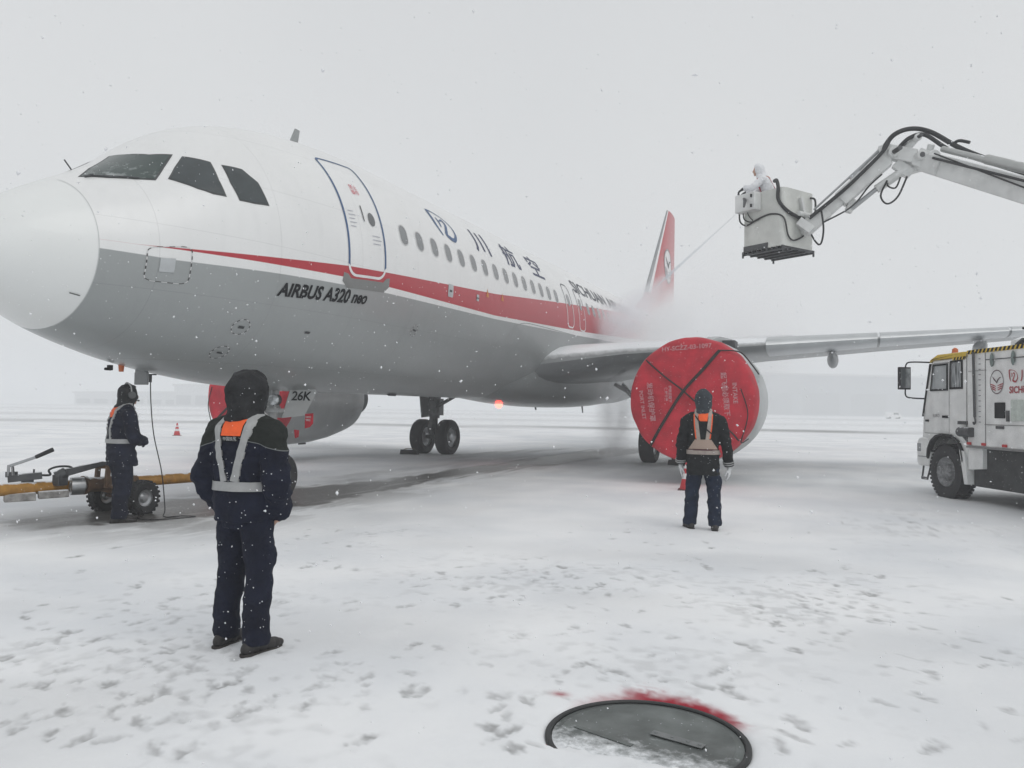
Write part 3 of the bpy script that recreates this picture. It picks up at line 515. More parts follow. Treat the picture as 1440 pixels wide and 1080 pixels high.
# cockpit windows: port set and its mirror image
def bil(A, B, C_, D, n=10):   # corners (x, th): lower-front, lower-rear, upper-rear, upper-front
    G = []
    for i in range(n + 1):
        v = i / n; G.append([((A[0] * (1 - v) + D[0] * v) * (1 - k / n) + (B[0] * (1 - v) + C_[0] * v) * k / n, (A[1] * (1 - v) + D[1] * v) * (1 - k / n) + (B[1] * (1 - v) + C_[1] * v) * k / n) for k in range(n + 1)])
    return G
def inset(P, k):
    cx = sum(p[0] for p in P) / len(P); cy = sum(p[1] for p in P) / len(P); return [(p[0] + (cx - p[0]) * k, p[1] + (cy - p[1]) * k) for p in P]
WS = [[(1.181, 1.215), (1.45, 1.40), (1.88, 1.555), (1.922, 1.389), (2.032, 1.165), (2.2, 1.01), (1.993, .906), (1.799, .787), (1.615, .88), (1.384, 1.027)],
      [(1.929, .76), (2.042, .662), (2.179, .559), (2.34, .48), (2.5, .44), (2.488, .6), (2.517, .788), (2.388, .867), (2.263, .944), (2.082, .857)],
      [(2.656, .396), (2.858, .363), (3.08, .343), (3.047, .445), (3.02, .535), (2.943, .595), (2.872, .667), (2.751, .701), (2.624, .736), (2.614, .551)]]
ws_glass = bpy.data.materials.new('windshield_glass'); ws_glass.use_nodes = True; t = ws_glass.node_tree; b = t.nodes['Principled BSDF']; L = t.links.new
tc = N(t, 'ShaderNodeTexCoord'); n = N(t, 'ShaderNodeTexNoise'); n.inputs['Scale'].default_value = 5; n.inputs['Detail'].default_value = 9; n.inputs['Roughness'].default_value = .65; L(tc.outputs['Object'], n.inputs['Vector'])
sp = N(t, 'ShaderNodeSeparateXYZ'); L(tc.outputs['Object'], sp.inputs[0]); zz = N(t, 'ShaderNodeMapRange'); L(sp.outputs['Z'], zz.inputs['Value']); zz.inputs['From Min'].default_value = 4.12; zz.inputs['From Max'].default_value = 4.75; zz.inputs['To Min'].default_value = .20; zz.inputs['To Max'].default_value = -.2
ad = N(t, 'ShaderNodeMath', operation='ADD'); L(n.outputs[0], ad.inputs[0]); L(zz.outputs[0], ad.inputs[1]); mr = N(t, 'ShaderNodeMapRange'); L(ad.outputs[0], mr.inputs['Value']); mr.inputs['From Min'].default_value = .55; mr.inputs['From Max'].default_value = .78
mc = N(t, 'ShaderNodeMix', data_type='RGBA'); L(mr.outputs[0], mc.inputs[0]); mc.inputs[6].default_value = (.045, .065, .06, 1); mc.inputs[7].default_value = (.42, .45, .45, 1); L(mc.outputs[2], b.inputs['Base Color'])
rr_ = N(t, 'ShaderNodeMapRange'); L(mr.outputs[0], rr_.inputs['Value']); rr_.inputs['To Min'].default_value = .12; rr_.inputs['To Max'].default_value = .8; L(rr_.outputs[0], b.inputs['Roughness']); b.inputs['Specular IOR Level'].default_value = .4
side_glass = mat('side_cockpit_glass', (.045, .055, .058), .12, var=.25, vs=3, specks=.5)
for side in (1, -1):
    for P in WS:
        mb = MB()
        if side < 0: P = [(x, min(y, 1.33)) for x, y in P]
        for (Q, off, mi) in ((P, .003, 1), (inset(P, .07), .006, 0)):
            Vv, Ff = cut2(poly2([(x, y * 2) for x, y in Q]), (.08, .08))
            pts = [surf(x, y / 2, off) for x, y in Vv]
            if side < 0: pts = [Vector((p.x, -p.y, p.z)) for p in pts]
            mb.add(pts, Ff, mi)
        obj('cockpit_window', mb, [ws_glass if P is WS[0] or side < 0 else side_glass, mat('cockpit_seal', (.06, .065, .065), .6)], jet, 60)
mb = MB(); wp = [surf(1.32, 1.2, .03), surf(1.5, 1.02, .035), surf(1.72, .86, .03)]; mb.tube([p_.copy() for p_ in (surf(1.30, 1.12, .02), surf(1.48, .98, .022), surf(1.66, .87, .02))], .008, 6); mb.tube([surf(1.22, 1.16, .01), surf(1.30, 1.12, .03)], .014, 6)
obj('wiper', mb, dark_metal, jet)
mb = MB(); mb.tube([surf(1.65, 1.85, 0), surf(1.65, 1.85, .10) + Vector((-.04, 0, .03))], .009, 6); obj('probe', mb, dark_metal, jet)
# cabin windows
for k in range(31):
    x = 6.023 + .533 * k
    if k in (15, 16, 17, 18): continue
    if x > 22.5: break
    th = th_at(x, 4.39)
    A = [(a, b) for a, b in rrect(-.125, -.175, .125, .175, .115, 4)]; B = [(a, b) for a, b in rrect(-.108, -.158, .108, .158, .1, 4)]
    mb = MB(); hullmap(ringpoly(A, B), x, th, .005, 1, mb); hullmap(poly2(B), x, th, .003, 0, mb); obj('cabin_window', mb, [win_shut, win_frame], jet, 60)
# overwing exits with outlines
for x in (14.45, 15.45):
    t0 = th_at(x, 4.30); A = rrect(-.27, -.60, .27, .56, .16, 5); B = rrect(-.235, -.565, .235, .525, .13, 5)
    V2, F2 = cut2(ringpoly(A, B), (.2, .06)); hi = MB(); hi2 = MB()
    up = [f for f in F2 if sum(V2[i][1] for i in f) / len(f) > (.02 if x < 15 else .06)]; lo = [f for f in F2 if f not in up]
    mb = MB(); P = [surf(x + a, t0 + b_ / 2, .005) for a, b_ in V2]; mb.add(P, up, 0); mb.add(P, lo, 1)
    ex = obj('emergency_exit', mb, [mat('outline_grey', (.12, .13, .15), .5), white_mark], jet, 60)
    W1 = rrect(-.108, -.04, .108, .28, .1, 4); mb = MB(); hullmap(poly2(W1), x, t0, .004, 0, mb); obj('exit_window', mb, win_shut, ex, 60)
# front passenger door
mb = MB(); A = rrect(-.46, -.27, .46, 1.80, .10, 5, .22); A = [(a, b_) for a, b_ in rrect(-.47, -.255, .47, 1.77, .20, 6, .10)]; B = [(a, b_) for a, b_ in rrect(-.43, -.215, .43, 1.735, .17, 6, .08)]
V2, F2 = cut2(ringpoly(A, B), (.2, .05)); P = [surf(4.94 + a, b_ / 2, .006) for a, b_ in V2]
up = [f for f in F2 if sum(V2[i][1] for i in f) / len(f) > -.07]; lo = [f for f in F2 if f not in up]; mb.add(P, up, 0); mb.add(P, lo, 1)
door = obj('passenger_door', mb, [blue_mark, white_mark], jet, 60)
mb = MB(); hullmap(poly2(ellipse2(0, 0, .085, .11)), 5.14, .335, .008, 0, mb); obj('door_window', mb, mat('door_pane', (.12, .125, .13), .3), door, 60)
mb = MB(); hullmap(stroke([(0, -.13), (0, .13)], .022), 4.93, .37, .01, 0, mb); 
obj('door_handle', mb, [dark_metal, mat('faint_print', (.45, .46, .5), .5)], door, 60)
for x, t0_, n_, w_ in ((4.58, .37, 5, .13), (5.08, .20, 3, .2)):
    mb = MB()
    for j in range(n_): hullmap(poly2([(0, 0), (w_ + .03 * (j % 2), 0), (w_ + .03 * (j % 2), .012), (0, .012)]), x, t0_ - .03 * j, .007, 0, mb)
    obj('door_print', mb, mat('faint_print', (.45, .46, .5), .5), door, 60)
mb = MB()
for j in range(2): hullmap(text2('禁止' if j == 0 else '操作', .10), 4.86, .585 - .05 * j, .008, 0, mb)
obj('warning_print', mb, mat('red_print', (.6, .08, .12), .5), door, 60)
mb = MB(); hullmap(poly2([(-.57, .05), (-.58, -.09), (-.46, -.19), (.46, -.19), (.58, -.09), (.57, .05), (.47, .03), (.40, -.035), (-.40, -.035), (-.47, .03)]), 4.96, -.125, .004, 0, mb); obj('door_scuff_plate', mb, mat('scuff_grey', (.2, .205, .2), .45), door, 60)
# lettering and emblems on the hull
mb = MB(); w0 = text2('AIRBUS A320', .27, .010, .18, 1.0); k = 1.38 / max(a for a, _ in w0[0]); hullmap(([(a * k, b_) for a, b_ in w0[0]], w0[1]), 3.235, th_at(3.3, 3.02) , .006, 0, mb, rad=1.85, step=(.1, .05))
w1 = text2('neo', .25, .008, .25, .95); k = .37 / max(a for a, _ in w1[0]); hullmap(([(a * k, b_ ) for a, b_ in w1[0]], w1[1]), 4.66, th_at(4.7, 3.10), .006, 0, mb, rad=1.85, step=(.1, .05))
obj('type_lettering', mb, black_mark, jet, 60)
mb = MB(); V, F = emblem_leaf(); hullmap(([(a * .78, b_ * .55) for a, b_ in V], F), 7.48, .452, .006, 0, mb, step=(.1, .05)); obj('leaf_emblem', mb, blue_mark, jet, 60)
for ch, x0, x1, y0, y1 in (('川', 9.12, 9.85, .45, .735), ('航', 10.68, 11.5, .44, .75), ('空', 12.25, 13.05, .46, .77)):
    mb = MB(); V, F = text2(ch, 1, .012); ax0 = min(a for a, _ in V); ax1 = max(a for a, _ in V); ay0 = min(q for _, q in V); ay1 = max(q for _, q in V)
    hullmap(([((a - ax0) / (ax1 - ax0) * (x1 - x0), (q - ay0) / (ay1 - ay0) * (y1 - y0) * 2) for a, q in V], F), x0, y0, .006, 0, mb, step=(.1, .05)); obj('title_character', mb, mat('ink_blue', (.04, .05, .11), .5), jet, 60)
mb = MB(); V, F = text2('SICHUAN AIRLINES', 1, .02); wx = max(a for a, _ in V); hy = max(q for _, q in V)
hullmap(([(a / wx * 6.6, q / hy * .40) for a, q in V], F), 15.35, .48, .006, 0, mb, step=(.2, .06))
obj('airline_name', mb, mat('ink_dark', (.05, .055, .075), .5), jet, 60); mb = MB(); V, F = text2('3U', 1, .02); hullmap(([(a * .7, q * .5) for a, q in V], F), 22.4, .48, .006, 0, mb, step=(.2, .06))
obj('airline_code', mb, mat('ink_dark', (.05, .055, .075), .5), jet, 60)
# hatches, dashed service marks
dash_m = [mat('dash_black', (.05, .045, .045), .5), mat('dash_white', (.6, .6, .6), .5)]
def dashed(P, x0, t0, w, mb, n):
    Q = P + [P[0]]; tot = [0]
    for i in range(len(Q) - 1): tot.append(tot[-1] + math.dist(Q[i], Q[i + 1]))
    def pt(s):
        i = max(j for j in range(len(tot) - 1) if tot[j] <= s + 1e-9); u = (s - tot[i]) / (tot[i + 1] - tot[i] + 1e-9); return (Q[i][0] * (1 - u) + Q[i + 1][0] * u, Q[i][1] * (1 - u) + Q[i + 1][1] * u)
    for k in range(n):
        a = tot[-1] * k / n; b_ = tot[-1] * (k + .98) / n; hullmap(stroke([pt(a), pt((a + b_) / 2), pt(b_)], w, 1), x0, t0, .005, k % 2, mb, step=(.2, .2))
mb = MB(); dashed(rrect(-.25, -.36, .25, .36, .10, 3), 1.72, -.14, .013, mb, 34)
obj('service_mark', mb, dash_m, jet, 60); mb = MB(); dashed(ellipse2(0, 0, .13, .15, 16), 2.9, -.65, .012, mb, 18)
obj('service_mark', mb, dash_m, jet, 60); mb = MB(); dashed(ellipse2(0, 0, .12, .17, 16), 2.9, -.95, .012, mb, 18)
obj('service_mark', mb, dash_m, jet, 60); mb = MB(); dashed(ellipse2(0, 0, .09, .11, 16), 6.67, -.48, .01, mb, 16)
obj('service_mark', mb, dash_m, jet, 60)
mb = MB(); hullmap(poly2(rrect(-.085, -.14, .085, .14, .01)), 1.70, -.145, .007, 0, mb); obj('static_plate', mb, mat('plate_grey', (.5, .52, .53), .4, .5), jet, 60)
for P, w, x, th in (([(0, 0), (.10, 0)], .03, .855, -.65), ([(-.04, 0), (.05, 0)], .05, 2.9, -.65), ([(-.04, 0), (.05, 0)], .04, 2.9, -.95), ([(-.06, .02), (.05, 0)], .03, 6.67, -.48), ([(-.05, 0), (.05, 0)], .04, 4.05, -.62), ([(-.05, 0), (.05, 0)], .04, 7.6, -.06), ([(-.05, 0), (.05, 0)], .03, 8.75, -.05)):
    mb = MB(); hullmap(stroke(P, w), x, th, .009, 0, mb); obj('vent', mb, dark_metal, jet, 60)
for (x, th) in ((9.2, .02), (9.95, .03)): mb = MB(); hullmap(poly2([(-.07, 0), (.07, 0), (0, .16)]), x, th - .03, .006, 0, mb); obj('cargo_mark', mb, mat('orange_print', (.55, .2, .05), .5), jet, 60)
for (x, th, q) in ((7.6, -.065, 1), (8.75, -.05, .55)): mb = MB(); hullmap(poly2(rrect(-.10 * q, -.10 * q, .10 * q, .13 * q, .03 * q)), x, th, .006, 0, mb); obj('access_plate', mb, mat('plate_grey', (.5, .52, .53), .4, .5), jet, 60)
# aerials, probes, lamps under and on the hull
def blade(name, x, z0, h, c0, c1, sweep, y=0, t=.02, m_=None):
    mb = MB(); d = 1 if h > 0 else -1
    mb.add([(x, y - t, z0), (x + c0, y - t * .4, z0), (x + c0, y + t * .4, z0), (x, y + t, z0), (x + sweep, y - t * .5, z0 + h), (x + sweep + c1, y - t * .3, z0 + h), (x + sweep + c1, y + t * .3, z0 + h), (x + sweep, y + t * .5, z0 + h)],
           [(0, 1, 5, 4), (1, 2, 6, 5), (2, 3, 7, 6), (3, 0, 4, 7), (4, 5, 6, 7), (3, 2, 1, 0)]); return obj(name, mb, m_ or grey_paint, jet)
blade('antenna', 5.35, 5.84, .42, .24, .12, .2); blade('antenna', 7.4, 5.88, .1, .12, .08, .05); blade('antenna', 19.5, 5.88, .28, .22, .12, .16)
blade('drain_mast', 10.4, 1.80, -.13, .22, .14, .1, m_=dark_metal); blade('drain_mast', 18.2, 1.70, -.2, .14, .09, .1, .5, m_=dark_metal); blade('drain_mast', 21.5, 1.72, -.3, .12, .07, .12, m_=dark_metal); blade('antenna', 8.2, 1.80, -.05, .3, .22, .05, -.3, .05, dark_metal)
mb = MB(); mb.box((2.66, .17, 1.87), (.035, .24, .17)); mb.box((2.66, .17, 1.97), (.05, .2, .06)); obj('service_hatch', mb, mat('hatch_grey', (.22, .23, .235), .45), jet, bevel=.01)
mb = MB(); mb.box((2.28, .32, 2.0), (.06, .05, .07)); mb.tube([(2.2, .32, 1.98), (2.3, .32, 1.98)], .02, 8); obj('pitot_probe', mb, black_mark, jet, bevel=.006)
mb = MB(); mb.tube([(2.38, .23, 2.05), (2.38, .23, 1.95)], [.04, .03], 10); obj('drain_lamp', mb, orange_lens, jet)
mb = MB(); mb.box((2.70, .05, 1.925), (.02, .20, .016)); obj('headset_jack', mb, black_mark, jet)
mb = MB(); mb.lathe([(0, .10), (.03, .10), (.07, .085), (.11, .05), (.125, .005)], (14.3, 0, 1.66), (0, 0, -1), 20); bk = obj('beacon_light', mb, mat('beacon_red', (.8, .05, .05), .3, emit=((1, .08, .06), 9)), jet)
mb = MB(); mb.lathe([(0, .10), (.03, .10), (.07, .085), (.11, .05), (.125, .005)], (11.3, 0, 5.9), (0, 0, 1), 20); obj('beacon_light', mb, mat('beacon_off', (.35, .04, .04), .3), jet)
# belly fairing
mb = MB(); G = []
for i in range(33):
    x = 12.0 + 11.5 * i / 32; f = math.sin(math.pi * min(1, max(0, (x - 12.0) / 11.5))) ** .8; row = []
    for k in range(25):
        th = -math.pi + math.pi * k / 24; e = .8
        cx, sz = math.cos(th), math.sin(th); w = 1.2 + .82 * f; d = .32
        row.append(Vector((x, -w * math.copysign(abs(cx) ** e, cx), 2.75 - (.90 + .27 * f) * abs(sz) ** e)))
    G.append(row)
mb.grid(G); obj('belly_fairing', mb, grey_paint, jet, 50)
# wings
def foil(xl, c, z, tc, n=14, camber=.02):
    P = []
    for k in range(n + 1):
        u = (1 - math.cos(math.pi * k / n)) / 2; yt = 5 * tc * (.2969 * math.sqrt(u) - .126 * u - .3516 * u * u + .2843 * u ** 3 - .1036 * u ** 4); P.append((xl + c * u, z + c * (yt + (camber * 4 * u * (1 - u) - .035 * u if camber else 0))))
    for k in range(n - 1, 0, -1):
        u = (1 - math.cos(math.pi * k / n)) / 2; yt = 5 * tc * (.2969 * math.sqrt(u) - .126 * u - .3516 * u * u + .2843 * u ** 3 - .1036 * u ** 4); P.append((xl + c * u, z + c * (-yt * (.9 if camber else 1) + (camber * 4 * u * (1 - u) - .035 * u if camber else 0))))
    return P
ST = [(1.2, 12.9, 6.9, 2.58, .16), (2.1, 13.3, 6.4, 2.72, .16), (3.5, 14.15, 5.5, 2.95, .14), (6.4, 15.7, 4.15, 3.22, .125), (9.5, 17.35, 3.25, 3.50, .115), (13, 19.15, 2.4, 3.80, .11), (16.4, 20.95, 1.62, 4.09, .11)]
for sd in (-1, 1):
    mb = MB(); G = [[Vector((x, sd * y, z)) for x, z in foil(xl, c, zz, tc_)] for (y, xl, c, zz, tc_) in ST]; mb.grid(G, wrap=True); n = len(G[0])
    mb.add(G[-1], [tuple(range(n))]); wing = obj('wing', mb, wing_grey, jet, 50)
    mb = MB()
    for (ya, yb) in ((6.75, 9.4), (9.46, 12.6), (12.66, 16.1)):
        G = []
        for q in range(7):
            y = ya + (yb - ya) * q / 6; row = []
            i = max(j for j in range(len(ST) - 1) if ST[j][0] <= y); u = (y - ST[i][0]) / (ST[i + 1][0] - ST[i][0]); s5 = [ST[i][e] * (1 - u) + ST[i + 1][e] * u for e in range(5)]
            f_ = foil(s5[1] - .02, s5[2], s5[3], s5[4] * 1.09); nf = len(f_)
            for k in [-5 % nf, -4 % nf, -3 % nf, -2 % nf, -1 % nf, 0, 1, 2, 3, 4, 5]: row.append(Vector((f_[k][0], sd * y, f_[k][1])))
            G.append(row)
        mb.grid(G)
    obj('slat', mb, slat_grey, wing, 50)
    for (y, xt, zt_) in ((4.6, 19.2, 2.84), (8.3, 19.7, 3.16), (12.0, 20.5, 3.5)):
        mb = MB(); L_ = 2.3 if y < 9 else 1.9
        mb.tube([(xt - L_ + L_ * u, sd * y, zt_ - .02 - .13 * math.sin(math.pi * min(1, u * .9 + .05))) for u in [i / 12 for i in range(13)]], [max(.012, .15 * math.sin(math.pi * (u * .93 + .03)) ** .7) for u in [i / 12 for i in range(13)]], 14, flat=1.5)
        obj('flap_fairing', mb, wing_grey, wing, 60)
    mb = MB(); sk = []
    for u in [i / 8 for i in range(9)]:
        a = min(1, u * 2.2); y = 16.4 + .75 * math.sin(a * 1.15) + .12 * u; z = 3.97 + 2.35 * u ** 1.6; c = 1.62 - .95 * u
        sk.append([Vector((x + 1.1 * u, sd * (y + (zz - 0) * .25), z + zz * (1 - u))) for x, zz in foil(20.95, c, 0, .09)])
    mb.grid(sk, wrap=True); obj('sharklet', mb, [red_paint], wing, 50)
mb = MB(); mb.box((14.6, -6.02, 3.17), (.5, .34, .2)); obj('pylon_gap', mb, dark_metal, jet, bevel=.03)
# tail
FIN = [(28.2, 5.75, 8.2, .10), (30.9, 6.9, 6.4, .10), (35.5, 11.95, 1.95, .09)]
mb = MB(); G = []
for (xl, z, c, tc_) in FIN: G.append([Vector((x, zz, z)) for x, zz in foil(xl, c, 0, tc_, camber=0)])
mb.grid(G, wrap=True); mb.add(G[-1], [tuple(range(len(G[-1])))])
fin = obj('tail_fin', mb, red_paint, jet, 50)
mb = MB(); G = []
for i in range(5):
    u = i / 4; xl = 31.0 + (35.5 - 31.0) * u; z = 7.05 + (11.95 - 7.05) * u; c = 6.35 + (1.95 - 6.35) * u; f_ = foil(xl - .05, c, 0, .11, camber=0); nf = len(f_)
    G.append([Vector((f_[k % nf][0] * 1.0, f_[k % nf][1], z)) for k in range(-1, 2)])
mb.grid(G); obj('leading_edge', mb, mat('edge_grey', (.24, .25, .26), .4, .3), fin, 50)
mb = MB(); G = []
for i in range(5):
    u = i / 4; xl = 31.0 + 4.5 * u; z = 7.05 + 4.9 * u; c = 6.35 - 4.4 * u; f_ = foil(xl - .02, c * .8, 0, .125, camber=0); nf = len(f_); G.append([Vector((f_[k % nf][0], f_[k % nf][1], z)) for k in (-2, -1)])
mb.grid(G); obj('edge_stripe', mb, white_mark, fin, 50)
ring, bird, waves = emblem_bird(); mb = MB()
def finmap(VF, m_, off):
    V, F = cut2(VF, .25); out = []
    for a, b_ in V:
        z = 8.88 + b_ * .88; k = (z - 6.9) / 5.05; xl = 30.9 + 4.6 * k; c = 6.4 - 4.45 * k; x = 34.8 + a * .98; u = max(.02, min(.98, (x - xl) / c)); tk = .10 - .01 * k
        y = 5 * tk * (.2969 * math.sqrt(u) - .126 * u - .3516 * u * u + .2843 * u ** 3 - .1036 * u ** 4) * c; out.append((x, -y - .012 - off, z))
    mb.add(out, F, m_)
finmap(poly2(ellipse2(0, 0, 1, 1, 40)), 0, 0); finmap(bird, 1, .02); finmap(waves, 2, .02); finmap(ring, 2, .02); obj('tail_emblem', mb, [white_mark, black_mark, mat('wave_grey', (.3, .28, .29), .5)], fin)
for sd in (-1, 1):
    mb = MB(); G = [[Vector((x, sd * y, z + zz)) for x, zz in foil(xl, c, 0, .09)] for (y, xl, c, z) in ((.4, 31.6, 3.9, 4.85), (1.2, 32.1, 3.5, 4.92), (6.2, 35.2, 1.35, 5.3))]; mb.grid(G, wrap=True); mb.add(G[-1], [tuple(range(len(G[-1])))]); obj('tailplane', mb, mat('tailplane_white', (.7, .71, .72), .4), jet, 50)
# engines
for sd in (-1, 1):
    o = Vector((10.95, sd * 5.75, 1.77)); mb = MB()
    mb.lathe([(.0, 1.10), (.05, 1.17), (.15, 1.22), (.4, 1.275), (.9, 1.32), (1.6, 1.33), (2.4, 1.30), (3.1, 1.21), (3.7, 1.08), (4.05, .99), (4.05, .96), (3.4, .95), (2.0, .98), (.8, .99), (.3, 1.0), (.08, 1.04)], o, (1, 0, 0), 64, closed=True)
    eng = obj('engine_nacelle', mb, mat('nacelle_grey', (.36, .38, .38), .38, var=.08, vs=2.5, coat=.3), jet, 50)
    mb = MB(); mb.lathe([(-.005, 1.10), (.03, 1.165), (.10, 1.21), (.22, 1.243), (.24, 1.20), (.1, 1.03), (.03, 1.05)], o, (1, 0, 0), 64, closed=True); obj('inlet_lip', mb, slat_grey, eng, 60)
    mb = MB(); mb.lathe([(3.2, .80), (4.0, .72), (4.9, .52), (5.0, .50), (5.0, .40), (3.6, .4)], o, (1, 0, 0), 40, closed=True); obj('core_cowl', mb, dark_metal, eng, 50)
    mb = MB(); mb.lathe([(4.2, .36), (5.0, .30), (5.5, .12), (5.75, .01)], o, (1, 0, 0), 32); obj('exhaust_cone', mb, dark_metal, eng, 50)
    mb = MB(); mb.lathe([(.95, .01), (.95, .98)], o, (1, 0, 0), 40); obj('fan_face', mb, black_mark, eng, 50)
    mb = MB(); mb.add([(o.x + a, sd * 5.75 + w_, z) for (a, z, w) in ((1.3, 3.02, .06), (3.4, 2.65, .16), (6.9, 2.7, .14), (7.6, 3.02, .05), (5.0, 3.42, .17), (3.0, 3.32, .14)) for w_ in (-w, w)],
                      [(0, 2, 4, 6, 8, 10), (11, 9, 7, 5, 3, 1)] + [(2 * i, 2 * i + 1, (2 * i + 3) % 12, (2 * i + 2) % 12) for i in range(6)]); obj('pylon', mb, grey_paint, eng, 40)
    mb = MB(); a0 = math.radians(48); c = o + Vector((1.2, sd * -math.sin(a0) * 1.3, math.cos(a0) * 1.3)); nn = Vector((0, sd * -math.sin(a0), math.cos(a0)))
    mb.add([c, c + Vector((1.1, 0, 0)), c + Vector((1.1, 0, 0)) + nn * .2, c + Vector((.35, 0, 0)) + nn * .16, c + Vector((0, .015, 0)), c + Vector((1.1, .015, 0)), c + Vector((1.1, .015, 0)) + nn * .2, c + Vector((.35, .015, 0)) + nn * .16], [(0, 1, 2, 3), (7, 6, 5, 4), (0, 3, 7, 4), (3, 2, 6, 7), (2, 1, 5, 6), (1, 0, 4, 5)]); obj('strake', mb, grey_paint, eng)
    mb = MB(); zl = MB(); zl.box((o.x + 2.4, sd * 5.75, .44), (.3, .04, .05)); obj('cowl_latch', zl, dark_metal, eng)
# landing gear
def wheel(name, c, r, w, parent, m2=steel, rimr=.55, tread=False):
    mb = MB(); h = w / 2
    mb.lathe([(-h * .75, r * rimr), (-h * .95, r * .72), (-h, r * .86), (-h * .8, r * .96), (-h * .45, r), (h * .45, r), (h * .8, r * .96), (h, r * .86), (h * .95, r * .72), (h * .75, r * rimr)], c, (0, 1, 0), 36, 0)
    for s_ in (-1, 1): mb.lathe([(s_ * h * .75, r * rimr), (s_ * h * .55, r * rimr * .93), (s_ * h * .35, r * rimr * .6), (s_ * h * .7, r * .2), (s_ * h * .75, .001)], c, (0, 1, 0), 24, 1)
    for q in (-.25, .25): mb.lathe([(q * w - .006, r * 1.0005), (q * w, r * .985), (q * w + .006, r * 1.0005)], c, (0, 1, 0), 36, 2)
    return obj(name, mb, [black_rubber, m2, black_mark], parent, 35)
for sd in (-1, 1):
    y0 = sd * 3.795; mb = MB(); mb.tube([(17.6, y0 * .97, 2.5), (17.68, y0, 1.2)], .16, 14); mb.tube([(17.68, y0, 1.25), (17.71, y0, .55)], .10, 14); mb.tube([(17.71, y0 - .42, .57), (17.71, y0 + .42, .57)], .07, 10)
    mb.beam((17.5, y0, 1.2), (17.35, y0, .85), .16, .05); mb.beam((17.35, y0, .85), (17.55, y0, .6), .16, .05); mb.tube([(17.6, y0, 1.5), (17.6, y0 - sd * 1.5, 2.3)], .06, 8); mb.tube([(17.5, y0 + .1, 2.3), (17.55, y0 + .1, .75)], .018, 6)
    mb.box((17.75, y0, 1.55), (.5, .3, .55))
    g = obj('main_gear', mb, mat('gear_grey', (.16, .165, .165), .5, .3, var=.25), jet, 40)
    for q in (-.46, .46): wheel('wheel', (17.71, y0 + q, .57), .575, .43, g)
    mb = MB(); mb.add([(16.95, y0 + sd * .2, 2.35), (18.25, y0 + sd * .2, 2.35), (18.15, y0 + sd * .24, 1.25), (17.25, y0 + sd * .24, 1.2), (16.95, y0 + sd * .23, 2.35), (18.25, y0 + sd * .23, 2.35), (18.15, y0 + sd * .27, 1.25), (17.25, y0 + sd * .27, 1.2)], [(0, 1, 2, 3), (7, 6, 5, 4), (0, 3, 7, 4), (3, 2, 6, 7), (2, 1, 5, 6), (1, 0, 4, 5)]); obj('gear_door', mb, grey_paint, g)
    # open inboard frame seen beside the cover
mb = MB(); mb.beam((16.8, -2.75, 2.25), (16.2, -3.35, 1.75), .06, .12); mb.beam((16.2, -3.35, 1.75), (15.9, -3.6, 1.3), .05, .14); mb.beam((16.35, -3.2, 1.9), (16.0, -3.75, 1.62), .03, .04); mb.beam((16.8, -3.4, 2.35), (16.15, -3.38, 1.78), .05, .06)
obj('flap_track', mb, dark_metal, jet)
mb = MB(); mb.tube([(5.2, 0, 2.0), (5.1, 0, .95)], .085, 14); mb.tube([(5.1, 0, 1.0), (5.07, 0, .38)], .058, 12); mb.tube([(5.07, -.33, .38), (5.07, .33, .38)], .05, 10)
mb.beam((5.0, 0, 1.0), (4.85, 0, .75), .12, .04); mb.beam((4.85, 0, .75), (5.0, 0, .5), .12, .04); mb.tube([(5.15, .06, 1.1), (4.3, .06, 1.95)], .035, 8); mb.box((5.0, 0, 1.45), (.14, .62, .06)); mb.tube([(5.0, -.1, 1.8), (5.0, -.1, .6)], .012, 6); mb.box((5.07, 0, 1.1), (.2, .22, .16))
ng = obj('nose_gear', mb, mat('gear_light', (.36, .37, .37), .45, .3, var=.2), jet, 40)
for q in (-.22, .22): wheel('wheel', (5.07, q, .38), .38, .22, ng, dark_metal)
for y in (-.20, .20):
    mb = MB(); mb.lathe([(0, .001), (.0, .085), (.03, .10)], (4.90, y, 1.62), (1, 0, 0), 20, 0); mb.lathe([(.03, .10), (.12, .09), (.16, .03)], (4.90, y, 1.62), (1, 0, 0), 20, 1); obj('taxi_light', mb, [lamp_glass, dark_metal], ng)
mb = MB(); mb.lathe([(0, .001), (.0, .06), (.05, .065), (.1, .03)], (4.96, 0, 1.2), (1, 0, 0), 16, 0); obj('taxi_light', mb, lamp_glass, ng)
# the fleet number plates hang beside the leg on the small doors, turned forward
for sd in (-1, 1):
    q = Vector((5.35, sd * .22, 1.82)); ax = Vector((.62, sd * .30, 0)).normalized() if sd < 0 else Vector((-.62, .30, 0)).normalized()
    up_ = Vector((-.05, sd * .10, 1)).normalized(); pl = [(-.18 + .0, -.48), (.20, -.48), (.42, -.02), (.36, .04), (-.02, .04)]
    pl = [(-.20, -.50), (.14, -.50), (.30, -.06), (.26, .0), (-.02, .0)] if sd > 0 else [(-.14, -.50), (.26, -.46), (.46, -.05), (.42, .0), (-.02, .0)]
    nn = ax.cross(up_).normalized(); P = [q + ax * a + up_ * b_ for a, b_ in pl]; mb = MB(); mb.prism([p - nn * .02 for p in P], nn * .016)
    dr = obj('gear_door', mb, mat('door_grey', (.42, .435, .43), .45), ng)
    if sd < 0:
        V, F = text2('26K', .215, .004, .15, .95); mb = MB(); mb.add([q + ax * (a - .005) + up_ * (b_ - .20) - nn * (-.0) + (nn * .004 if (q + nn - CP).length < (q - CP).length else nn * -.026) for a, b_ in V], F); obj('door_number', mb, black_mark, ng)
mb = MB(); 
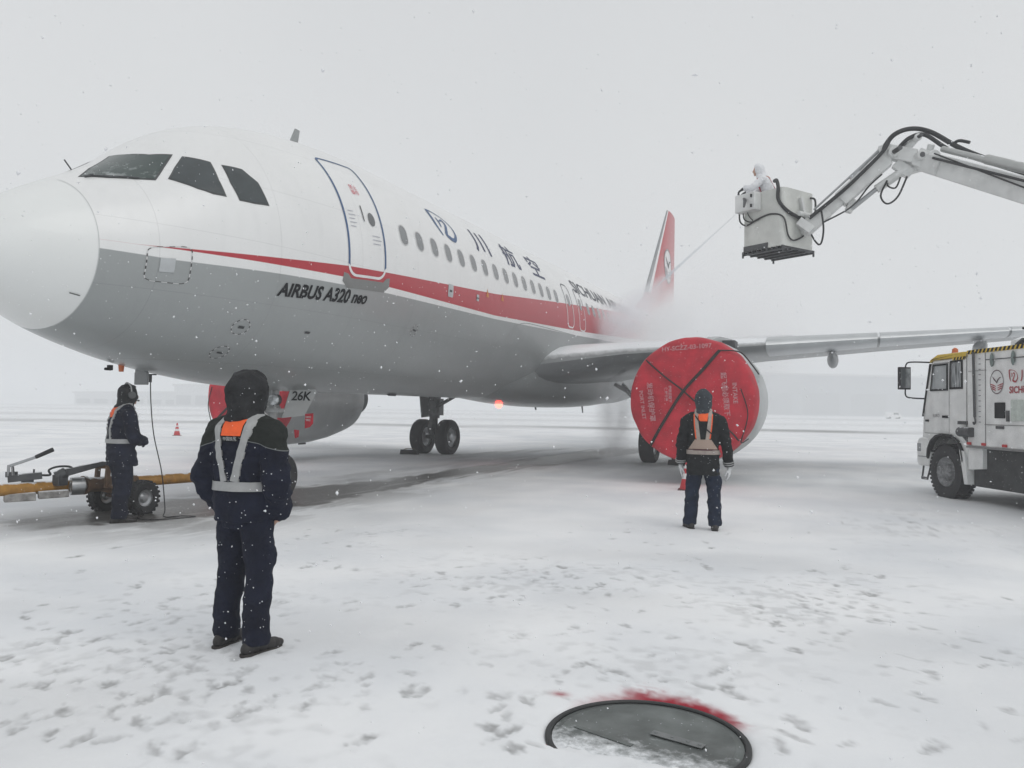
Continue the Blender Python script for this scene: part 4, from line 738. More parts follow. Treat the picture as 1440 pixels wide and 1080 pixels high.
for P in ([(5.35, -.50, 1.40), (5.35, -.66, 1.41), (5.36, -.65, 1.24), (5.34, -.60, 1.18), (5.33, -.51, 1.16)], [(5.2, -.40, 1.14), (5.2, -.50, 1.13), (5.2, -.49, 1.02), (5.2, -.42, 1.0)], [(5.0, .27, 1.70), (5.0, .19, 1.70), (5.0, .20, 1.50), (5.0, .26, 1.48)]):
    mb = MB(); mb.prism(P, (.012, .004, 0)); obj('warning_streamer', mb, red_fabric, ng)
mb = MB(); V, F = text2('REMOVE', .055, .001); mb.add([(5.343, -.515 - a * .5, 1.33 + b_ * .8) for a, b_ in V], F); V, F = text2('BEFORE', .055, .001); mb.add([(5.343, -.515 - a * .5, 1.28 + b_ * .8) for a, b_ in V], F); obj('streamer_print', mb, white_mark, ng)

# ------------------------------------------------------------------ engine covers
def make_cover(sd, label, full=True):
    o = Vector((10.95, sd * 5.75, 1.77)); root = empty('engine_cover', (10.95, sd * 5.75, .45)); tag(root, label, 'engine cover', 'red covers over the engine inlets')
    mb = MB(); seg = 160; prof = [(mono([(0, -.10), (.5, -.10), (.8, -.09), (1.05, -.07), (1.15, -.045), (1.225, 0)], .02 + 1.205 * q / 22), .02 + 1.205 * q / 22) for q in range(23)] + [(.03, 1.245), (.07, 1.262), (.12, 1.275), (.18, 1.285), (.25, 1.295), (.32, 1.30), (.37, 1.303), (.42, 1.305)]; NP = len(prof)
    G = []
    for j, (tt, r_) in enumerate(prof):
        row = []
        for k in range(seg):
            a = 2 * math.pi * k / seg; wv = noise.noise(Vector((math.cos(a) * 3, math.sin(a) * 3, r_ * 2 + sd))) ; w2 = noise.noise(Vector((math.cos(a) * 9, math.sin(a) * 9, tt * 12 + sd)))
            w3 = -abs(noise.noise(Vector((math.cos(a) * r_ * 2.2 + 3, math.sin(a) * r_ * 2.2 + math.cos(a) * r_, 2.0 + sd)))) + .25; fl = .016 * wv + .008 * w2 + .045 * w3 * min(1, r_ * 1.2); dr = fl * .6 if j > 20 else 0
            droop = .10 * max(0, -math.sin(a)) ** 6 if j > 23 else 0
            row.append(o + Vector((tt + (fl * 1.0 if j <= 23 else 0) + droop, math.cos(a) * (r_ + dr), math.sin(a) * (r_ + dr))))
        G.append(row)
    mb.grid(G, wrap=True); mb.add(G[0], [tuple(range(seg))]); sh = obj('sheet', mb, red_fabric, root, 60)
    def face(y, z):
        r_ = math.hypot(y, z); k = min(1, r_ / 1.225); return o + Vector((-.10 + .095 * k ** 5 - .04, y, z))
    mb = MB()
    for P, w in (([(-.02 + .92, .80), (.5, .46), (.12, .17), (-.35, -.25), (-.8, -.62), (-.95, -.80)], .018), ([(-.58, .99), (-.28, .62), (.12, .17), (.45, -.35), (.80, -.95)], .02)):
        for q in (-.016, .016):
            mb.tube([face(sd * -1 * a + q * .7, b_ + q * .7) for a, b_, _ in smooth_path([(a, b_, 0) for a, b_ in P], 5)], w * .8, 6)
    mb.tube(smooth_path([face(sd * .58, .99) , o + Vector((-.0, sd * .85, .98)), o + Vector((.15, sd * 1.0, .93)), o + Vector((.5, sd * 1.15, .72)), o + Vector((.8, sd * 1.25, .55))], 5), .014, 6)
    mb.tube(smooth_path([o + Vector((-.11, sd * 1.0, .22)), o + Vector((-.09, sd * 1.13, -.2)), o + Vector((-.07, sd * 1.10, -.5)), o + Vector((-.02, sd * 1.0, -.84)), o + Vector((.35, sd * 1.1, -.78))], 5), .012, 6)
    obj('strap', mb, strap_black, root)
    if full:
        mb = MB()
        def txt(s, y, z, size, ang=0, off=.002, up=False):
            V, F = text2(s, size, off); c_, s_ = math.cos(ang), math.sin(ang)
            mb.add([face(-(y + a * c_ - b_ * s_), z + a * s_ + b_ * c_) + Vector((-.006, 0, 0)) for a, b_ in cut2((V, F), .15)[0]], cut2((V, F), .15)[1])
        txt('HY-SCZZ-03-1097', -.58, .98, .13, R(4)); txt('发动机保护罩', -.87, .34, .135, R(-84)); txt('PORT INLET', -1.04, .17, .11, R(-82)); txt('使用后取下', -.42, .28, .07, R(-88)); txt('保持干燥', -.50, .24, .07, R(-88)); txt('起飞前必须取下', .62, .54, .125, R(-84)); txt('INTAKE', .84, .34, .12, R(-86)); txt('1097', -.14, -.72, .15, 0)
        obj('printed_text', mb, pale_print, root)
    return root
make_cover(-1, 'large red engine cover with black crossed straps and printed text on the near engine')
make_cover(1, 'red cover of the far engine showing under the nose beside the hooded person', False)

# ------------------------------------------------------------------ chocks, cones
def chock(loc, rz, label):
    root = empty('wheel_chock', loc, rz); tag(root, label, 'wheel chock', 'wheel chocks at the main wheels'); mb = MB(); M = Matrix.Rotation(rz, 4, 'Z')
    mb.prism([(-.11, -.3, 0.01), (.11, -.3, 0.01), (.06, -.3, .15), (-.03, -.3, .17)], (0, .6, 0)); obj('chock_body', mb, black_rubber, root, world=False, bevel=.01)
    mb = MB(); mb.tube(smooth_path([(0, -.2, .15), (0, -.1, .2), (0, .1, .2), (0, .2, .15)], 4), .012, 6); obj('rope', mb, rust, root, world=False); return root
chock((16.95, 4.3, .0), R(10), 'black wheel chock at the far main wheels'); chock((16.95, -4.35, .0), R(-6), 'black wheel chock by the near main wheel under the engine')
def make_cone(loc, label, h=.62):
    root = empty('traffic_cone', loc, random.random()); tag(root, label, 'traffic cone', 'red and white traffic cones on the apron')
    mb = MB(); mb.box((0, 0, .02), (.36, .36, .035)); obj('base', mb, mat('cone_base', (.10, .03, .03), .7), root, world=False, bevel=.01)
    mb = MB(); f = lambda u: .15 - .125 * u
    for a, b_, mi in ((0, .34, 0), (.34, .52, 1), (.52, .68, 0), (.68, .8, 1), (.8, 1, 0)): mb.lathe([(.035 + (h - .035) * a, f(a)), (.035 + (h - .035) * b_, f(b_))], (0, 0, 0), (0, 0, 1), 24, mi)
    mb.lathe([(h, .025), (h, .001)], (0, 0, 0), (0, 0, 1), 24, 0); obj('cone_body', mb, [cone_red, white_mark], root, 50, world=False); return root
make_cone((23.29, 20.75, 0), 'small red traffic cone far behind the aircraft, left of the hooded person'); make_cone((10.1, -5.86, 0), 'red traffic cone half hidden behind the legs of the person at the engine')

# ------------------------------------------------------------------ tow bar
tb = empty('tow_bar', (2.75, .55, 0)); tag(tb, 'yellow aircraft tow bar on two small wheels with a pump handle', 'tow bar')
A0 = Vector((-.9, 1.06, .50)); A1 = Vector((2.1, .70, .43)); A2 = Vector((3.0, .62, .42)); A3 = Vector((4.75, .12, .44))
mb = MB(); mb.tube([A0, A1], .078, 18); mb.tube([A2, A3], .075, 18); obj('bar', mb, yellow_bar, tb, 40)
mb = MB(); d = (A2 - A1).normalized(); mb.tube([A1 - d * .02, A1 + d * .03, A1 + d * .06, A1 + d * .10, A2], [.085, .12, .12, .10, .10], 18); mb.beam(A1 + d * .3 - Vector((0, 0, .06)), A2 + Vector((-.1, -.03, -.16)), .10, .05); mb.beam(A1 + d * .6, A2 - d * .1 + Vector((0, 0, -.14)), .22, .08)
mb.tube([A1 + d * .12, A1 + d * .16], .125, 18); obj('hinge_collar', mb, rust, tb, 40)
mb = MB(); mb.box(A1 + d * .02 + Vector((0, 0, .0)), (.07, .30, .10)); mb.tube([A1 + Vector((.02, -.16, 0)), A1 + Vector((.02, -.11, 0))], .055, 10); mb.tube([A1 + Vector((.02, .16, 0)), A1 + Vector((.02, .11, 0))], .055, 10); obj('shear_pin_block', mb, steel, tb, bevel=.01)
ax_c = Vector((2.78, .58, .235)); mb = MB(); mb.tube([ax_c + Vector((0, -.36, 0)), ax_c + Vector((0, .36, 0))], .03, 10); mb.beam(ax_c + Vector((-.05, -.12, .02)), ax_c + Vector((-.35, -.10, .2)), .06, .05); mb.beam(ax_c + Vector((-.05, .12, .02)), ax_c + Vector((-.35, .10, .2)), .06, .05)
for y in (-.12, .12): mb.beam(ax_c + Vector((-.02, y, 0)), ax_c + Vector((-.02, y * .8, .40)), .05, .07); mb.beam(ax_c + Vector((-.36, y * .8, .15)), ax_c + Vector((-.34, y * .8, .42)), .04, .06)
mb.beam(ax_c + Vector((-.02, -.1, .40)), ax_c + Vector((-.36, -.09, .43)), .05, .05); mb.beam(ax_c + Vector((-.02, .1, .40)), ax_c + Vector((-.36, .09, .43)), .05, .05); obj('axle_frame', mb, rust, tb)
for y in (-.36, .36):
    w = wheel('wheel', ax_c + Vector((0, y, 0)), .235, .15, tb, steel, .5); mb = MB()
    for k in range(22):
        a = 2 * math.pi * k / 22
        for q in (-.042, .042): mb.box(ax_c + Vector((math.cos(a) * .235, y + q, math.sin(a) * .235)), (.02, .055, .035), Matrix.Rotation(-a, 3, 'Y') @ Matrix.Rotation(.3 if q > 0 else -.3, 3, 'X'))
    Mi = wm(w).inverted(); mb.v = [wm(tb).inverted() @ v for v in mb.v]; obj('tread', mb, black_rubber, w, world=False)
Mz = Matrix.Rotation(R(23 - 90 + 60), 3, 'Z')
mb = MB(); mb.beam(at(-6.27, 9.92, .565), at(-5.96, 10.12, .60), .13, .085); mb.tube([at(-6.1, 10.05, .47), at(-6.1, 10.05, .56)], .07, 12); mb.box(at(-6.24, 9.95, .62), (.10, .10, .07)); mb.tube([at(-6.04, 10.08, .62), at(-6.04, 10.08, .68)], .012, 8); obj('hydraulic_pump', mb, dark_metal, tb, bevel=.012)
mb = MB(); mb.beam(at(-6.26, 9.92, .60), at(-6.25, 9.9, .725), .03, .05); mb.beam(at(-6.20, 9.92, .60), at(-6.20, 9.9, .72), .02, .04); mb.beam(at(-6.26, 9.9, .72), at(-5.92, 9.97, .85), .035, .035); obj('pump_lever', mb, steel, tb, bevel=.004)
mb = MB(); mb.tube([at(-5.95, 9.96, .84), at(-5.76, 10.0, .935)], [.024, .028], 12); obj('hand_grip', mb, black_rubber, tb)
mb = MB(); mb.tube(smooth_path([at(-5.96, 10.12, .60), at(-5.90, 10.2, .60), at(-5.92, 10.2, .66), at(-5.84, 10.25, .70), at(-5.72, 10.3, .70), at(-5.66, 10.32, .66)], 5), .014, 8); obj('hydraulic_hose', mb, hose_black, tb)
mb = MB(); mb.beam(at(-5.80, 10.25, .61), at(-5.40, 10.55, .73), .11, .10, w2=.08, h2=.06); mb.tube([at(-5.84, 10.22, .57), at(-5.74, 10.28, .63)], .07, 12); mb.box(at(-5.80, 10.25, .53), (.14, .12, .14)); mb.beam(at(-5.42, 10.52, .73), at(-5.30, 10.7, .72), .05, .05); obj('lift_cylinder', mb, dark_metal, tb, bevel=.008)
mb = MB(); mb.beam(at(-6.22, 9.78, .345), at(-5.95, 9.98, .35), .15, .10); mb.beam(at(-5.93, 10.0, .36), at(-5.66, 10.2, .37), .13, .09); obj('head_clamp', mb, wood, tb, bevel=.01)
mb = MB(); mb.tube([at(-5.72, 10.35, .44), at(-5.60, 10.45, .44)], .115, 18); mb.ell(at(-5.66, 10.40, .44), .10); obj('swivel_joint', mb, steel, tb, 40)
mb = MB(); mb.beam(A3 - (A3 - A2).normalized() * .1, A3 + Vector((.2, -.04, -.03)), .2, .08); mb.beam(A3 + Vector((.12, .14, -.04)), A3 + Vector((.32, .14, -.05)), .05, .06); mb.beam(A3 + Vector((.12, -.2, -.04)), A3 + Vector((.32, -.2, -.05)), .05, .06); obj('tow_head', mb, steel, tb, bevel=.006)

# ------------------------------------------------------------------ headset cable from the hull to the ground crew
mb = MB(); P = [(2.70, .05, 1.92), at(-4.92, 10.82, 1.55), at(-4.88, 10.85, 1.1), at(-4.76, 10.85, .6), at(-4.68, 10.8, .12), at(-4.6, 10.6, .03), at(-4.4, 10.7, .03), at(-4.15, 10.5, .05), at(-4.5, 10.35, .03), at(-4.85, 10.4, .03), at(-4.92, 10.7, .05), at(-4.86, 10.3, .3), at(-4.83, 10.15, .8), at(-4.80, 10.05, 1.08)]
mb.tube(smooth_path(P, 8), .0075, 6); mb.tube([(2.70, .05, 1.92), (2.70, .05, 1.82)], .02, 8); tag(obj('headset_cable', mb, hose_black), 'thin black headset cable hanging from the nose and coiled on the snow', 'cable')
#@@PART2
# ------------------------------------------------------------------ people
def blob(mb, voxel=.014, smooth=6, wr=0., ws=(9, 9, 4), seed=0):
    """merge overlapping closed shapes into ONE continuous skin, smooth it, add cloth folds"""
    me = bpy.data.meshes.new('b'); me.from_pydata([tuple(v) for v in mb.v], [], mb.f); me.update()
    bm = bmesh.new(); bm.from_mesh(me); bmesh.ops.recalc_face_normals(bm, faces=bm.faces); bm.to_mesh(me); bm.free()
    o = bpy.data.objects.new('b', me); COL.objects.link(o)
    r = o.modifiers.new('r', 'REMESH'); r.mode = 'VOXEL'; r.voxel_size = voxel
    if smooth: q = o.modifiers.new('s', 'SMOOTH'); q.factor = .5; q.iterations = smooth
    bpy.context.view_layer.update()
    out = bpy.data.meshes.new_from_object(o.evaluated_get(bpy.context.evaluated_depsgraph_get())); bpy.data.objects.remove(o)
    if wr:
        n = len(out.vertices); nr = np.empty(n * 3, np.float32); out.vertices.foreach_get('normal', nr); nr = nr.reshape(-1, 3)
        for v in out.vertices:
            p = v.co; k = noise.noise(Vector((p.x * ws[0] + seed, p.y * ws[1], p.z * ws[2]))); k2 = noise.noise(Vector((p.x * ws[0] * 2.1, p.y * ws[1] * 2.1 + seed, p.z * ws[2] * 2.6 + 5)))
            k = -abs(k) * 1.6 + .4; v.co = p + Vector(nr[v.index]) * (wr * (k + .45 * k2))
    return out
def bvh_of(me): return BVHTree.FromPolygons([v.co.copy() for v in me.vertices], [tuple(p.vertices) for p in me.polygons])
def cloth_patch(bvh, pts, side, off=.010, thick=.006, mb=None, m=0):
    """pts: grid of (x,z); dropped on the torso from behind (side=-1) or in front (+1)"""
    mb = mb or MB(); G = []
    for row in pts:
        g = []
        for (x, z) in row:
            hit = bvh.ray_cast(Vector((x, side * 1.0, z)), Vector((0, -side, 0)))
            p = hit[0] if hit[0] is not None else bvh.find_nearest(Vector((x, side * .12, z)))[0]
            g.append(Vector((p.x, p.y + side * off, p.z)))
        G.append(g)
    mb.grid(G, m); mb.grid([[p + Vector((0, -side * thick * 1.6, 0)) for p in g] for g in G], m)
    return mb
def strap_grid(path, w, n=18):
    Q = smooth_path([(a, 0, b) for a, b in path], max(2, n // max(1, len(path) - 1))); out = []
    for i, q in enumerate(Q):
        d = (Q[min(i + 1, len(Q) - 1)] - Q[max(i - 1, 0)]).normalized(); nrm = Vector((-d.z, 0, d.x)); out.append([((q + nrm * k * w / 2).x, (q + nrm * k * w / 2).z) for k in (-1, -.5, 0, .5, 1)])
    return out
def belt(bvh, z, h, tilt=0, off=.012, mb=None, m=0, n=48):
    mb = mb or MB(); G = []
    for j in range(4):
        row = []
        for k in range(n):
            a = 2 * math.pi * k / n; d = Vector((math.cos(a), math.sin(a), 0)); zz = z + (j / 3 - .5) * h + tilt * d.x
            hit = bvh.ray_cast(Vector((0, 0, zz)) + d * .9, -d); p = hit[0] if hit[0] is not None else Vector((0, 0, zz)) + d * .2
            row.append(p + d * off)
        G.append(row)
    mb.grid(G, m, wrap=True); return mb
def hand_mesh(wrist, d, palm_n, curl=.5, side=1, sc=1.0):
    """palm, four separate bent fingers and a thumb leaving the side of the palm"""
    d = Vector(d).normalized(); n = Vector(palm_n); n = (n - d * n.dot(d)).normalized(); s_ = d.cross(n) * side; w = Vector(wrist); mb = MB(); q = sc
    mb.caps(w - d * .02 * q, w + d * .03 * q, .026 * q, .028 * q)
    for k in (-1, -.33, .33, 1): mb.caps(w + d * .02 * q + s_ * k * .020 * q, w + d * .082 * q + s_ * k * .030 * q, .016 * q, .0125 * q, 10)
    for k, L_ in ((-1, .058), (-.33, .074), (.33, .080), (1, .070)):
        p = w + d * .085 * q + s_ * k * .030 * q; a = curl * (.8 + .25 * (k < 0)); dd = d
        for seg_, fr, rr_ in ((0, .45, .0098), (1, .32, .0090), (2, .25, .0082)):
            ang = a * (.6 + .5 * seg_); dd = (d * math.cos(ang) + n * math.sin(ang) + s_ * k * .05).normalized(); p2 = p + dd * L_ * fr * q; mb.caps(p, p2, rr_ * q, rr_ * .93 * q, 8); p = p2
    t0 = w + d * .025 * q + s_ * .026 * q; t1 = t0 + (d * .6 + s_ * .75 + n * .25).normalized() * .038 * q; t2 = t1 + (d * .85 + s_ * .35 + n * .4).normalized() * .030 * q; t3 = t2 + (d * .9 + n * .5).normalized() * .022 * q
    mb.caps(t0, t1, .0125 * q, .0115 * q, 8); mb.caps(t1, t2, .0112 * q, .0098 * q, 8); mb.caps(t2, t3, .0098 * q, .0085 * q, 8)
    return blob(mb, .0042, 2)
def head_mesh(mb, c, r=1.0):
    c = Vector(c)
    mb.ell(c + Vector((0, -.008, .03)), (.074 * r, .094 * r, .090 * r)); mb.ell(c + Vector((0, .030, -.045)), (.056 * r, .060 * r, .068 * r))
    mb.ell(c + Vector((0, .098, -.018)), (.012, .018, .022)); mb.tube([c + Vector((0, .088, .015)), c + Vector((0, .106, -.024))], [.007, .011], 8)
    mb.ell(c + Vector((0, .082, -.058)), (.024, .012, .006)); mb.ell(c + Vector((0, .079, -.070)), (.021, .012, .007)); mb.ell(c + Vector((0, .066, -.098)), (.022, .020, .016))
    for s_ in (-1, 1):
        mb.ell(c + Vector((s_ * .075, -.008, -.008)), (.009, .020, .030)); mb.ell(c + Vector((s_ * .030, .074, .028)), (.022, .013, .008)); mb.ell(c + Vector((s_ * .042, .058, -.02)), (.022, .022, .022))
def person(root_loc, heading, label, P):
    """standing figure, faces local +Y. P: pose and dress"""
    root = empty('person', root_loc, R(heading - 90)); tag(root, label, 'person'); sc = P.get('s', 1.0); root.scale = (sc, sc, sc)
    feet = P['feet']; hips = P.get('hips', (0, 0, .92)); hx, hy, hz = hips; ch = P.get('chest', (0, 0, 1.36)); nk = P.get('neck', (0, 0, 1.50)); hd = P.get('head', (0, .02, 1.64)); arms = P['arms']; knees = P['knees']
    V3 = Vector
    # continuous body: trunk, neck, head with a face, limbs
    mb = MB(); head_mesh(mb, hd)
    mb.tube([V3(nk) + V3((0, -.01, -.06)), V3(hd) + V3((0, -.01, -.06))], [.062, .054], 16); mb.loft([(hx, hy, hz - .10, .15, .10), (hx, hy, hz + .04, .155, .105), ((hx + ch[0]) / 2, (hy + ch[1]) / 2, (hz + ch[2]) / 2, .135, .095), (ch[0], ch[1], ch[2] - .05, .165, .11), (ch[0], ch[1], ch[2] + .06, .15, .09), (nk[0], nk[1], nk[2] + .0, .06, .055)])
    for i in (0, 1):
        sh, el, wr_ = arms[i]; mb.caps(V3(sh) * 1, el, .050, .040); mb.caps(el, wr_, .038, .027)
        hp = V3((hx + (-.09, .09)[i], hy, hz - .06)); mb.caps(hp, knees[i], .080, .055); mb.caps(knees[i], V3(feet[i][:3]) + V3((0, 0, .08)), .052, .038)
    obj('body', blob(mb, .011, 4), skin_m, root, 60)
    if P.get('eyes'):
        mb = MB()
        for s_ in (-1, 1): mb.ell(V3(hd) + V3((s_ * .030, .079, .010)), (.012, .008, .007))
        obj('eyes', mb, black_mark, root)
    # trousers
    r0, r1, r2 = P.get('leg_r', (.112, .088, .080)); mb = MB(); hem = .05
    mb.loft([(hx, hy, hz - .14, .17, .125), (hx, hy, hz - .02, .175, .125), (hx, hy, hz + .14, .165, .115)])
    for i in (0, 1):
        hp = V3((hx + (-.088, .088)[i], hy, hz - .05)); an = V3(feet[i][:3]) + V3((0, -.01, .085)); kn = V3(knees[i])
        mb.tube(smooth_path([hp, hp.lerp(kn, .5) + V3((0, 0, 0)), kn, kn.lerp(an, .55) + V3((0, -.012, 0)), an + V3((0, 0, -.015))], 5), [r0 + (r1 - r0) * min(1, t / 10) + (r2 - r1) * max(0, (t - 10) / 10) for t in range(21)], 18)
        mb.ell(kn + V3(((-.075, .085)[i], .0, .12)), (.012, .060, .075)); mb.ell(an + V3((0, .01, .03)), (r2 * 1.06, r2 * 1.08, .03))
    tm = blob(mb, .011, 3, .014, (6, 6, 9), P.get('seed', 1)); obj('trousers', tm, P['trouser_m'], root, 60)
    # shoes
    for i in (0, 1):
        fx, fy, fz, fa = feet[i]; mb = MB(); M3 = Matrix.Rotation(R(fa), 3, 'Z'); base = V3((fx, fy, fz))
        upm = MB()
        for y, z, rx, rz_ in ((-.070, .050, .038, .048), (-.03, .062, .042, .060), (.03, .058, .046, .054), (.09, .048, .048, .044), (.13, .044, .044, .038), (.16, .038, .034, .030)): upm.ell(base + M3 @ V3((0, y, z)), (rx, .05, rz_), M3)
        upm.tube([base + M3 @ V3((0, -.04, .05)), base + M3 @ V3((0, -.035, .13))], .052, 14)
        sh_ = obj('shoe', blob(upm, .008, 4), shoe_b, root, 60)
        sm = MB(); out = []
        for y, w in ((-.118, .012), (-.108, .032), (-.07, .041), (0, .038), (.06, .044), (.11, .048), (.15, .042), (.18, .028), (.195, .01)): out.append((y, w))
        poly = [base + M3 @ V3((w, y, .0)) for y, w in out] + [base + M3 @ V3((-w, y, .0)) for y, w in reversed(out)]; sm.prism(poly, (0, 0, .026)); s2 = obj('sole', sm, mat('sole_rubber', (.03, .026, .024), .8), sh_, world=False, bevel=.004)
    # jacket
    tors = P.get('torso') or [(hz - .15, .215, .155, 0), (hz - .03, .212, .158, 0), (1.06, .212, .160, 0), (1.22, .225, .160, 0), (1.34, .228, .150, -.005), (1.43, .195, .130, -.01), (1.50, .115, .100, 0), (1.55, .085, .085, .01)]
    tz = lambda z: max(0, (z - hz) / (nk[2] - hz))
    rings = [(hx + (nk[0] - hx) * tz(z), hy + (nk[1] - hy) * tz(z) ** 1.3 + oy, z, rx, ry) for z, rx, ry, oy in tors]
    mb = MB(); mb.loft(rings, 28, pw=2.25); tb_ = blob(mb, .012, 5, P.get('fold', .016), (7, 7, 11), P.get('seed', 1) + 3); bv = bvh_of(tb_)
    mb = MB(); mb.loft(rings, 28, pw=2.25); ar = P.get('arm_r', (.088, .070, .056))
    for i in (0, 1):
        sh, el, wr_ = [V3(a) for a in arms[i]]; mb.caps(sh.lerp(V3(nk), .35), sh, .078, ar[0] * .98)
        mb.tube(smooth_path([sh, sh.lerp(el, .5), el, el.lerp(wr_, .5), wr_], 5), [ar[0] + (ar[1] - ar[0]) * min(1, t / 10) + (ar[2] - ar[1]) * max(0, (t - 10) / 10) for t in range(21)], 18); mb.ell(sh, ar[0]); mb.ell(el, ar[1] * 1.02)
    jm = blob(mb, .012, 5, P.get('fold', .016), (7, 7, 11), P.get('seed', 1) + 3); jk = obj('jacket', jm, P['jacket_m'], root, 60)
    if P.get('hood'):
        hr = P['hood']; mb = MB(); hc = V3(hd) + V3((0, -.02, .012)); rot = Matrix.Rotation(R(P.get('hood_turn', 0)), 3, 'Z') @ Matrix.Rotation(R(P.get('hood_tilt', 0)), 3, 'X')
        mb.ell(hc, hr, rot, seg=24, rings=16); mb.tube([hc + V3((0, -.01, -.04)), V3(nk) + V3((0, -.015, -.02))], [hr[0] * .94, hr[0] * .84], 20); mb.ell(V3(nk) + V3((0, -.02, -.01)), (hr[0] * 1.0, hr[1] * .85, .055))
        hm = blob(mb, .011, 5, .016, (9, 9, 7), 7)
        # open the face side so that the face shows inside the hood
        bm = bmesh.new(); bm.from_mesh(hm); fwd = rot @ V3((0, 1, 0)); kill = [f for f in bm.faces if (f.calc_center_median() - hc).dot(fwd) > hr[1] * .66 and abs((f.calc_center_median() - hc).dot(rot @ V3((1, 0, 0)))) < hr[0] * .78 and -.12 < (f.calc_center_median() - hc).z < .10]
        bmesh.ops.delete(bm, geom=kill, context='FACES'); bm.to_mesh(hm); bm.free()
        ho = obj('hood', hm, P['hood_m'], root, 60); sd_ = ho.modifiers.new('thickness', 'SOLIDIFY'); sd_.thickness = .012; sd_.offset = -1
    # hands
    for i in (0, 1):
        if P['hands'][i] is None: continue
        d, pn, curl, hmat = P['hands'][i]; hm = hand_mesh(V3(arms[i][2]) + V3(d).normalized() * .02, d, pn, curl, 1 if i == 0 else -1, P.get('hand_s', 1.05)); obj('glove' if hmat is not skin_m else 'hand', hm, hmat, root, 60)
    return root, bv
yoke_jacket = navy.copy(); yoke_jacket.name = 'navy_jacket_with_dark_yoke'; t = yoke_jacket.node_tree; b = t.nodes['Principled BSDF']; L = t.links.new
src = b.inputs['Base Color'].links[0].from_socket; tc = N(t, 'ShaderNodeTexCoord'); sp = N(t, 'ShaderNodeSeparateXYZ'); L(tc.outputs['Object'], sp.inputs[0])
ab = N(t, 'ShaderNodeMath', operation='ABSOLUTE'); L(sp.outputs['X'], ab.inputs[0]); k = N(t, 'ShaderNodeMath', operation='MULTIPLY_ADD'); L(ab.outputs[0], k.inputs[0]); k.inputs[1].default_value = .30; k.inputs[2].default_value = -1.375; zz_ = N(t, 'ShaderNodeMath', operation='ADD'); L(k.outputs[0], zz_.inputs[0]); L(sp.outputs['Z'], zz_.inputs[1])
g1 = N(t, 'ShaderNodeMath', operation='GREATER_THAN'); L(zz_.outputs[0], g1.inputs[0]); g1.inputs[1].default_value = 0
pp = N(t, 'ShaderNodeMath', operation='ABSOLUTE'); L(zz_.outputs[0], pp.inputs[0]); g2 = N(t, 'ShaderNodeMath', operation='LESS_THAN'); L(pp.outputs[0], g2.inputs[0]); g2.inputs[1].default_value = .0028
x1 = N(t, 'ShaderNodeMix', data_type='RGBA'); L(g1.outputs[0], x1.inputs[0]); L(src, x1.inputs[6]); x1.inputs[7].default_value = (.020, .023, .021, 1); x2 = N(t, 'ShaderNodeMix', data_type='RGBA'); L(g2.outputs[0], x2.inputs[0]); L(x1.outputs[2], x2.inputs[6]); x2.inputs[7].default_value = (.16, .17, .17, 1); L(x2.outputs[2], b.inputs['Base Color'])
hood_cloth = mat('dark_hood_cloth', (.030, .031, .033), .92, var=.3, vs=9, bump=1, bs=16, bd=.03, specks=.9, spec=.2)
# 1: near figure seen from behind, hands in the jacket pockets
p1, bv = person(at(-1.665, 5.0, 0), 4, 'person in dark hooded jacket with orange harness panel seen from behind, closest to the camera', dict(
    feet=[(-.15, .05, .0, -2), (.14, -.03, .0, -14)], knees=[(-.125, .05, .50), (.125, .0, .50)], hips=(0, 0, .93), neck=(0, .0, 1.49), head=(.0, .03, 1.625), leg_r=(.108, .088, .082),
    torso=[(.83, .196, .150, 0), (.90, .202, .156, 0), (.98, .202, .156, 0), (1.06, .200, .155, 0), (1.20, .214, .162, 0), (1.33, .220, .154, -.005), (1.42, .205, .135, -.01), (1.49, .125, .105, 0), (1.54, .09, .09, .01)],
    arms=[((-.200, -.01, 1.385), (-.262, -.06, 1.09), (-.205, .09, .86)), ((.200, -.01, 1.385), (.278, -.06, 1.09), (.21, .085, .865))], arm_r=(.092, .088, .070), hood=(.132, .148, .156), hood_turn=-35, hood_m=hood_cloth,
    jacket_m=yoke_jacket, trouser_m=navy, hands=[((.75, .35, -.5), (1, 0, 0), .5, skin_m), ((-.65, .35, -.6), (-1, 0, 0), .5, skin_m)], seed=2, fold=.017, s=.98, hand_s=.9))
def vest_back(root, bv, zt, zb, xt, xb, w, tape, orange, beltz, belth, oz0, oz1, lab=True):
    mb = MB()
    for s_ in (-1, 1):
        cloth_patch(bv, strap_grid([(s_ * (xt + .0), zt), (s_ * (xt - .0 + .004), (zt + oz0) / 2 - .0), (s_ * (xt * .62 + xb * .38), (zt * .45 + zb * .55)), (s_ * xb, zb)], w), -1, mb=mb)
        cloth_patch(bv, strap_grid([(s_ * (xt + .0), zt - .01), (s_ * (xt + .01), zt - .12), (s_ * (xt - .0), zt - .28), (s_ * (xt - .02), zb)], w), 1, mb=mb)
        G = []
        for u in [k / 6 for k in range(7)]:     # over the shoulder
            row = []
            for q in (-1, 0, 1):
                x = s_ * xt + q * w / 2; hit = bv.ray_cast(Vector((x, -.12 + .24 * u, 2.0)), Vector((0, 0, -1))); p = hit[0] if hit[0] is not None else Vector((x, 0, zt)); row.append(p + Vector((0, 0, .012)))
            G.append(row)
        mb.grid(G)
    belt(bv, beltz, belth, 0, .013, mb); obj('harness', mb, tape, root, 60, world=False)
    mb = MB(); hw0 = xt - w * .45; cloth_patch(bv, [[(x * (hw0 - (oz1 - z) * .12), z) for x in (-1, -.5, 0, .5, 1)] for z in [oz1 + (oz0 - oz1) * k / 6 for k in range(7)]], -1, .008, mb=mb); obj('orange_panel', mb, orange, root, 60, world=False)
vest_back(p1, bv, 1.495, 1.085, .110, .038, .050, reflect_tape, orange_cloth, 1.055, .058, 1.37, 1.50)
